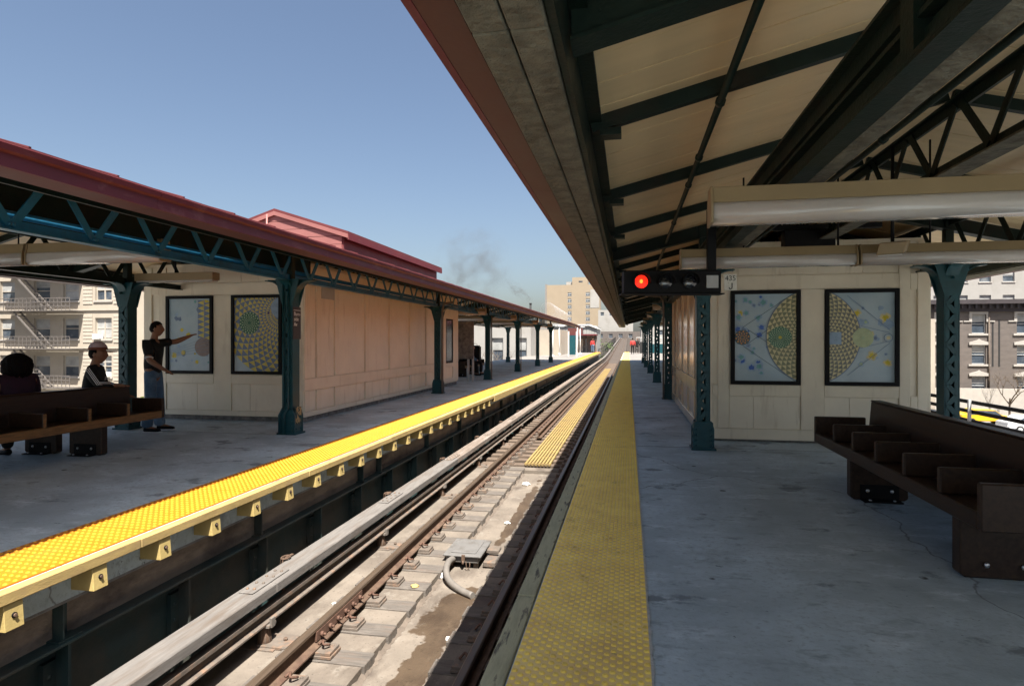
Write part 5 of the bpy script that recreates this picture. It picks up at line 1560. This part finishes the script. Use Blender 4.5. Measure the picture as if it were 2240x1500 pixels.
for z in (-2.55, .75, 4.0):
    g = MB(); 
    for y_ in (yb-1.25, yb-.65): g.bar((-52.0, y_, z+3.25), (-48.6, y_, z+.06), .05, .14)
    for j in range(12): tt = (j+.5)/12; g.box(-52.0+3.4*tt-.12, -52.0+3.4*tt+.12, yb-1.25, yb-.65, z+3.25-3.2*tt, z+3.25-3.2*tt+.03)
    g.build('stair', M['iron'], fire)
nb = building('narrow cream building with a carved capital beside the cream block', -41.5, -33.5, yb+.6, 56, 11, [(-37.2, -35.9, z, z+1.8) for z in FZ], 'cream_wall')
for z in FZ: win(nb, -37.2, -35.9, z, z+1.8, yb+.6, .4, False, 'grey_paint')
MB().box(-40.2, -38.5, yb+.42, yb+.598, 3.6, 5.3).build('capital', M['stone_trim'], nb)
g = MB()
for i in range(4): g.sphere((-39.9+i*.36, yb+.40, 3.5-.15*(i % 2)), .2, .14, .3, 8, 5)
g.build('carving', M['plinth'], nb)
MB().box(-40.4, -33.5, yb+.36, yb+.596, 5.4, 5.75).build('cornice', M['stone_trim'], nb)
# dark grey brick block on the right
yg = 72.0
wz = [(-4.3, 2.1), (-.9, 2.1), (2.30, 2.05), (-7.5, 0)]
ops = []; cxs = [(32.0, 33.6), (35.3, 36.6), (39.45, 41.35), (46.5, 48.4)]
for a, b in cxs:
    for z in (-4.2, -.95, 2.25): ops.append((a, b, z, z+1.95))
gb_ = building('grey brick corner block with dark cornice and white window hoods on the right', 29.5, 43.4, yg, 90, 5.75, [o for o in ops if o[1] < 43], 'grey_brick')
for a, b in cxs[:3]:
    for z in (-4.2, -.95, 2.25):
        w_ = win(gb_, a, b, z, z+1.95, yg, .35, b-a > 1.5, 'grey_paint', False)
        MB().box(a-.35, b+.35, yg-.12, yg-.004, z-.22, z-.02).build('sill_band', M['stone_trim'], w_)
        if z > 2:
            g = MB(); g.box(a-.28, a-.02, yg-.10, yg-.003, z+1.2, z+2.2); g.box(b+.02, b+.28, yg-.10, yg-.003, z+1.2, z+2.2); g.box(a-.28, b+.28, yg-.12, yg-.002, z+2.0, z+2.45); g.box(a-.8, a-.29, yg-.1, yg-.003, z+1.2, z+1.32); g.box(b+.29, b+.8, yg-.1, yg-.003, z+1.2, z+1.32)
            g.build('hood', M['stone_trim'], w_)
        else:
            g = MB(); g.prism([(a-.3, z+2.0), (b+.3, z+2.0), (b+.3, z+2.25), ((a+b)/2+.15, z+2.5), ((a+b)/2, z+2.62), ((a+b)/2-.15, z+2.5), (a-.3, z+2.25)], 'y', yg-.14, yg-.003)
            g.build('hood', M['stone_trim'], w_)
for x in (37.15, 37.75):
    g = MB(); g.box(x, x+.16, yg-.02, yg-.003, -1.2, 3.6); g.build('groove', M['void'], gb_)
for x in (36.85, 42.3): MB().tube([(x, yg-.1, -6), (x, yg-.1, 5)], .08, 6).build('downpipe', M['bark'], gb_)
MB().box(29.3, 43.7, yg-.8, yg-.003, 5.3, 5.75).build('cornice', M['cornice'], gb_)
MB().box(29.3, 43.7, yg-.25, yg-.003, 4.5, 5.28).build('frieze', M['cornice'], gb_)
for i in range(22): MB().box(29.6+i*.64, 29.8+i*.64, yg-.6, yg-.26, 4.85, 5.29).build('bracket', M['cornice'], gb_)
wb = building('pale apartment block rising behind the grey brick block', 24, 60, 100, 120, 15, [(26+i*3.0, 27.5+i*3, z, z+1.8) for i in range(11) for z in (1.6, 6.3, 10.0)], 'white_wall')
for i in range(11):
    for z in (1.6, 6.3, 10.0): win(wb, 26+i*3.0, 27.5+i*3, z, z+1.8, 100, .4, False, 'grey_paint')
cw = building('cream brick house left of the grey block seen past the shelter corner', 22, 29.2, 66, 80, 3.6, [(27.2, 28.6, z, z+1.7) for z in (-4, -.6, 1.6)], 'cream_wall', 'house')
for z in (-4, -.6): win(cw, 27.2, 28.6, z, z+1.7, 66, .4, False, 'grey_paint')
win(cw, 27.2, 28.6, 1.6, 3.3, 66, .4, False, 'grey_paint')
rb = building('red brick block right of the grey brick block', 43.9, 60, 74, 90, 5.0, [(46.0, 47.4, z, z+1.9) for z in (-4, -.8, 2.2)], 'maroon')
for z in (-4, -.8, 2.2): win(rb, 46.0, 47.4, z, z+1.9, 74, .3, False, 'grey_paint')
MB().box(28, 62, 70.4, 70.8, -6.5, -3.4).build('garden_wall', M['stone_trim'])['label'] = 'low pale wall along the street below the grey block'
tag(bpy.data.objects['garden_wall'], None, 'wall')
# white building behind the left platform
xw = [(-17.2, -15.9), (-13.0, -11.9), (-10.6, -9.6), (-21.5, -20.1)]
ops = [(a, b, z, z+2.3) for a, b in xw for z in (-5.2, -.55)]
wh = building('white rendered building with tall windows behind the left platform', -24.0, -9.2, 58, 70, 3.0, ops, 'white_wall')
for a, b in xw:
    for z in (-5.2, -.55): win(wh, a, b, z, z+2.3, 58, .45, False, 'curtain')
for i, (x0, x1, y0, z1, m, l) in enumerate(((-9.0, -6.8, 62, 2.6, 'cream_wall', 'cream house end between the columns of the left platform'), (-34, -24.5, 64, 3.2, 'plinth', 'grey stone block beyond the left shelter door'),
        (-60, -34, 90, 9, 'grey_brick', 'wide grey brick block far beyond the left platform'))):
    b_ = building(l, x0, x1, y0, y0+10, z1, [], m, 'house')
    for k in range(int((x1-x0)/3)):
        MB().box(x0+1+k*3, x0+2.2+k*3, y0-.03, y0-.004, -.4, 1.4).build('window', M['glass_dark'], b_)
# tall tan tower far ahead
ty = 300.0
wx = [(-29.3, -27.4), (-20.5, -18.5)]
wzz = [2.4+3.02*i for i in range(8)]
tw = building('tall tan apartment tower with two columns of windows far ahead', -39.6, -13.8, ty, 318, 29.0, [(a, b, z, z+1.7) for a, b in wx for z in wzz], 'tan_wall', 'tower_block')
for a, b in wx:
    for z in wzz: win(tw, a, b, z, z+1.7, ty, .4, True, 'grey_paint', True)
MB().box(-27.1, -19.6, ty+.01, ty+8, 29.0, 32.6).build('penthouse', M['tan_wall'], tw)
MB().box(-23.9, -22.0, ty-.06, ty+.004, 30.2, 30.8).build('penthouse_window', M['glass_dark'], tw)
MB().box(-30.2, -27.3, ty+2, ty+8, 29.0, 30.6).build('roof_box', M['white_wall'], tw)
MB().box(-18.3, -14.0, ty-.1, ty-.01, 17.6, 26.5).build('white_panel', M['white_wall'], tw)
MB().box(-40.4, -39.62, ty-.3, ty+10, -6.5, 29.4).build('shaded_side_strip', M['plinth'], tw)  # darker colour stands in for shade on the tower's left flank
MB().box(-38, -16, 240, 244, -6.5, 3.9).build('parapet_house', M['maroon'])['label'] = 'dark red flat roofed building in front of the tan tower'
tag(bpy.data.objects['parapet_house'], None, 'building')
far = [(-13.5, 2.0, 280, 15.5, 'white_wall', 'white flat roofed building right of the tan tower'), (-24, -9, 190, 5.8, 'white_wall', 'low white industrial building before the tower'), (-13, 6, 255, 5.4, 'grey_brick', 'low grey block at the end of the climbing track'),
       (-46, -40.8, 310, 14, 'tan_wall', 'small tan block left of the tower'), (-75, -52, 240, 7.5, 'white_wall', 'white block with chimney far ahead'), (4, 30, 200, 6, 'white_wall', 'long pale block right of the climbing track'), (-60, -28, 140, 4.5, 'cream_wall', 'cream row beyond the shed'),
       (8, 24, 105, 3.2, 'white_wall', 'white low building beyond the right columns')]
for x0, x1, y0, z1, m, l in far:
    nn_ = max(1, int((x1-x0)/4))
    ops = [(x0+1+k*4, x0+2.6+k*4, z1-2.6, z1-1) for k in range(nn_) if x0+2.6+k*4 < x1]
    b_ = building(l, x0, x1, y0, y0+14, z1, ops, m, 'distant_building')
    for o in ops: win(b_, *o, y0, 0, False, 'grey_paint', False)
for x0, x1, y0, z1, m, l in ((46, 72, 36, 9, 'cream_wall', 'cream apartment block far right of the grey brick block'), (44, 70, 4, 12, 'grey_brick', 'long grey brick block to the right of the station'), (-70, -48, 8, 12, 'cream_wall', 'cream block to the left of the station')):
    ops = [(x0+1.2+k*3.4, x0+2.8+k*3.4, z, z+1.8) for k in range(int((x1-x0-2)/3.4)) for z in (-4.5, -1.2, 2.1, 5.4)]
    b_ = building(l, x0, x1, y0, y0+20, z1, ops, m)
    for o in ops: win(b_, *o, y0, .4, False, 'cream_trim', False)
ch = thing('chimney', 'thin dark chimney stack giving off smoke', 'chimney', (-31.8, 200, 0))
MB().tube([(-31.8, 200, -6.5), (-31.8, 200, 13.6)], [.45, .35], 10).build('stack', M['void'], ch)
MB().tube([(-31.8, 200, 13.6), (-31.8, 200, 14.0)], .45, 10).build('cap', M['void'], ch)

# smoke: two thin dark plumes, broken up by noise
def smoke(name, label, c, r, dens, scale, drift):
    bm = bmesh.new(); bmesh.ops.create_icosphere(bm, subdivisions=3, radius=1)
    me = bpy.data.meshes.new(name); bm.to_mesh(me); bm.free()
    m = bpy.data.materials.new(name); m.use_nodes = True; n = m.node_tree.nodes; l = m.node_tree.links
    n.remove(n['Principled BSDF'])
    v = n.new('ShaderNodeVolumePrincipled'); v.inputs['Color'].default_value = (.20, .19, .18, 1)
    tc = n.new('ShaderNodeTexCoord'); nz = n.new('ShaderNodeTexNoise'); nz.inputs['Scale'].default_value = scale; nz.inputs['Detail'].default_value = 4
    nz.inputs['Distortion'].default_value = .6
    l.new(tc.outputs['Object'], nz.inputs['Vector'])
    ln = n.new('ShaderNodeVectorMath'); ln.operation = 'LENGTH'; l.new(tc.outputs['Object'], ln.inputs[0])
    fa = n.new('ShaderNodeMapRange'); fa.inputs['From Min'].default_value = 1.0; fa.inputs['From Max'].default_value = .2; l.new(ln.outputs['Value'], fa.inputs['Value'])
    rm_ = n.new('ShaderNodeMapRange'); rm_.inputs['From Min'].default_value = .47; rm_.inputs['From Max'].default_value = .75; rm_.inputs['To Max'].default_value = dens; l.new(nz.outputs['Fac'], rm_.inputs['Value'])
    mu = n.new('ShaderNodeMath'); mu.operation = 'MULTIPLY'; l.new(fa.outputs[0], mu.inputs[0]); l.new(rm_.outputs[0], mu.inputs[1])
    l.new(mu.outputs[0], v.inputs['Density']); l.new(v.outputs[0], n['Material Output'].inputs['Volume'])
    me.materials.append(m)
    o = inst(name, me, c, None, scale=r); o.rotation_euler = drift
    return tag(o, label, 'smoke', kind='stuff')
smoke('smoke', 'faint grey smoke cloud drifting over the left roof', (-51.5, 200, 26), (15, 8, 15.5), .23, 2.6, (0, rad(35), 0))
smoke('smoke', 'dark wisp of smoke leaving the chimney', (-35.8, 200, 18.0), (6.5, 2, 2.4), .8, 2.2, (0, rad(38), 0))

# aeroplane high in the sky
ap = thing('aeroplane', 'tiny pale aeroplane high in the sky at the upper left', 'aeroplane', (0, 0, 0))
MB().tube([(-18, 0, 0), (-15, 0, 0), (14, 0, 0), (18, 0, .6)], [.4, 2, 2, .5], 10).build('fuselage', M['grey_paint'], ap)
for s in (-1, 1):
    MB().prism([(2, s*1.5), (-3, s*1.5), (-8, s*16), (-5.5, s*16)], 'z', -.3, .2).build('wing', M['white_paint'], ap)
    MB().prism([(-14, s*.8), (-17, s*.8), (-18.5, s*6), (-17, s*6)], 'z', .5, .8).build('tailplane', M['white_paint'], ap)
    MB().tube([(-1, s*5.5, -1.6), (3, s*5.5, -1.6)], .9, 8).build('engine', M['grey_paint'], ap)
MB().prism([(-13.5, 1.5), (-17, 1.5), (-18.5, 6.5), (-16.5, 6.5)], 'y', -.2, .2).build('fin', M['white_paint'], ap)
ap.location = (-2768.0, 2736.0, 1234.0); ap.rotation_euler = (0, 0, rad(0))

# ================================================================== STREET: cars, trees, lamp
def car(label, loc, rz, m, name='parked_car'):
    t = thing(name, label, 'car', (0, 0, 0), 'vehicles in the street below')
    MB().prism([(-2.3, .35), (2.3, .35), (2.35, .62), (2.2, .82), (1.25, .92), (.6, 1.42), (-1.1, 1.45), (-1.75, .98), (-2.3, .92), (-2.35, .6)], 'y', -.88, .88).build('body', m, t, bevel=.06, seg=2)
    MB().prism([(1.12, .95), (.58, 1.36), (-1.05, 1.38), (-1.6, .98)], 'y', -.89, .89).build('side_windows', M['glass_dark'], t)
    for x in (-1.4, 1.4):
        for s in (-1, 1):
            w_ = MB().tube([(x, s*.74, .32), (x, s*.92, .32)], .32, 14).build('wheel', M['tyre'], t)
            MB().tube([(x, s*.921, .32), (x, s*.935, .32)], .19, 10).build('rim', M['grey_paint'], w_)
    for s in (-1, 1): MB().box(2.28, 2.37, s*.62-.16, s*.62+.16, .62, .76).build('headlight', M['white_paint'], t, bevel=.02)
    t.location = loc; t.rotation_euler[2] = rz
    return t
car('yellow taxi parked in the street below the grey brick block', (33.4, 66.2, -6.5), rad(2), M['taxi'])
car('second yellow car behind the railing, nearer the right edge', (39.0, 66.4, -6.5), rad(178), M['taxi'])
car('dark car left of the yellow taxi in the street', (28.2, 66.0, -6.5), rad(2), M['car_dark'])
car('white car parked nearer than the yellow taxi', (34.5, 61.0, -6.5), rad(3), M['car_white'])
car('white car in the street left of the far platform bench', (-19, 52, -6.5), rad(88), M['car_white'])

def leafy(name, label, c, r, n, m, trunk=None, squash=1.):
    t = thing(name, label, 'tree' if 'tree' in name else 'shrub', (c[0], c[1], -6.5))
    g = MB()
    if trunk:
        g.tube([(c[0], c[1], -6.5), (c[0]+.1, c[1], c[2]-r*.8), (c[0], c[1], c[2]+r*.3)], [trunk, trunk*.7, trunk*.25], 8)
        for k in range(7):
            a = k*2.4; g.tube([(c[0], c[1], c[2]-r*.7+k*.12*r), (c[0]+r*.6*math.cos(a), c[1]+r*.6*math.sin(a), c[2]+r*(.1+.08*k))], [trunk*.4, trunk*.1], 5)
        g.build('trunk', M['bark'], t)
    g = MB(); clumps = []
    for k in range(26):
        d = Vector((RND.gauss(0, 1), RND.gauss(0, 1), RND.gauss(0, 1))).normalized()*r*RND.uniform(.25, .95); clumps.append((Vector(c)+Vector((d.x, d.y, d.z*squash)), RND.uniform(.18, .38)*r))
    for i in range(n):
        cc, cr = RND.choice(clumps)
        p = cc+Vector((RND.gauss(0, .5), RND.gauss(0, .5), RND.gauss(0, .5)))*cr
        a = Vector((RND.uniform(-1, 1), RND.uniform(-1, 1), RND.uniform(-1, 1))).normalized(); b = a.orthogonal().normalized(); s = RND.uniform(.06, .14)*r**.4
        g.add([p-a*s, p+b*s*.6, p+a*s, p-b*s*.6], [(0, 1, 2, 3)], 0)
    me = bpy.data.meshes.new('foliage'); me.from_pydata(g.v, [], g.f); me.materials.append(m); inst('foliage', me, (0, 0, 0), t)
    return t
leafy('street_tree', 'yellow green spring tree glimpsed between the column and the standing man', (-27.0, 31, -3.2), 1.7, 3500, M['foliage'], .16)
leafy('street_tree', 'yellow green tree low behind the white building', (-24, 50, -2.6), 2.6, 4000, M['foliage'], .16)
leafy('street_tree', 'dark green tree glimpsed past the far end of the left shelter', (-22.5, 44, -1.4), 2.6, 4500, M['foliage_dark'], .18)
leafy('street_tree', 'green tree beside the climbing track beyond the shed', (-7, 118, 0), 3.4, 4000, M['foliage_dark'], .2)
def bare_tree(label, c, h, n):
    t = thing('bare_tree', label, 'tree', c)
    g = MB()
    def br(p, d, L, r, k):
        q = p+d*L; mid = p.lerp(q, .5)+Vector((RND.uniform(-.1, .1), RND.uniform(-.1, .1), 0))*L*.5
        g.tube([p, mid, q], [r, r*.8, r*.6], 5, caps=False)
        if k == 0: return
        for _ in range(3 if k > 1 else 4):
            e = (d+Vector((RND.uniform(-.8, .8), RND.uniform(-.8, .8), RND.uniform(-.2, .6)))).normalized()
            br(p.lerp(q, RND.uniform(.6, 1)), e, L*RND.uniform(.55, .8), r*.55, k-1)
    br(Vector(c), Vector((0, 0, 1)), h, .12, n)
    return g.build('branches', M['bark'], t)
bare_tree('bare branching tree before the grey brick block', (37.0, 68.6, -6.5), 2.3, 5)
bare_tree('bare thin tree at the right edge before the grey block', (40.6, 69, -6.5), 2.2, 5)
bare_tree('bare tree between the far columns of the left platform', (-13, 55, -6.5), 3.6, 4)
lp = thing('street_lamp', 'pale curved street lamp rising behind the seated woman', 'street lamp', (-25.5, 18.4, -6.5))
pts = [(-25.5, 18.4, -6.5), (-25.5, 18.4, -1.0)] + [(-25.5+.9*(1-math.cos(a)), 18.7-.3*math.cos(a), .1+1.1*math.sin(a)) for a in [i*math.pi/2/8 for i in range(9)]]
MB().tube(pts, [.09]*2+[.06]*9, 8).build('pole', M['white_paint'], lp)
MB().sphere((-24.3, 18.7, 1.18), .45, .18, .10, 10, 6).build('head', M['white_paint'], lp)
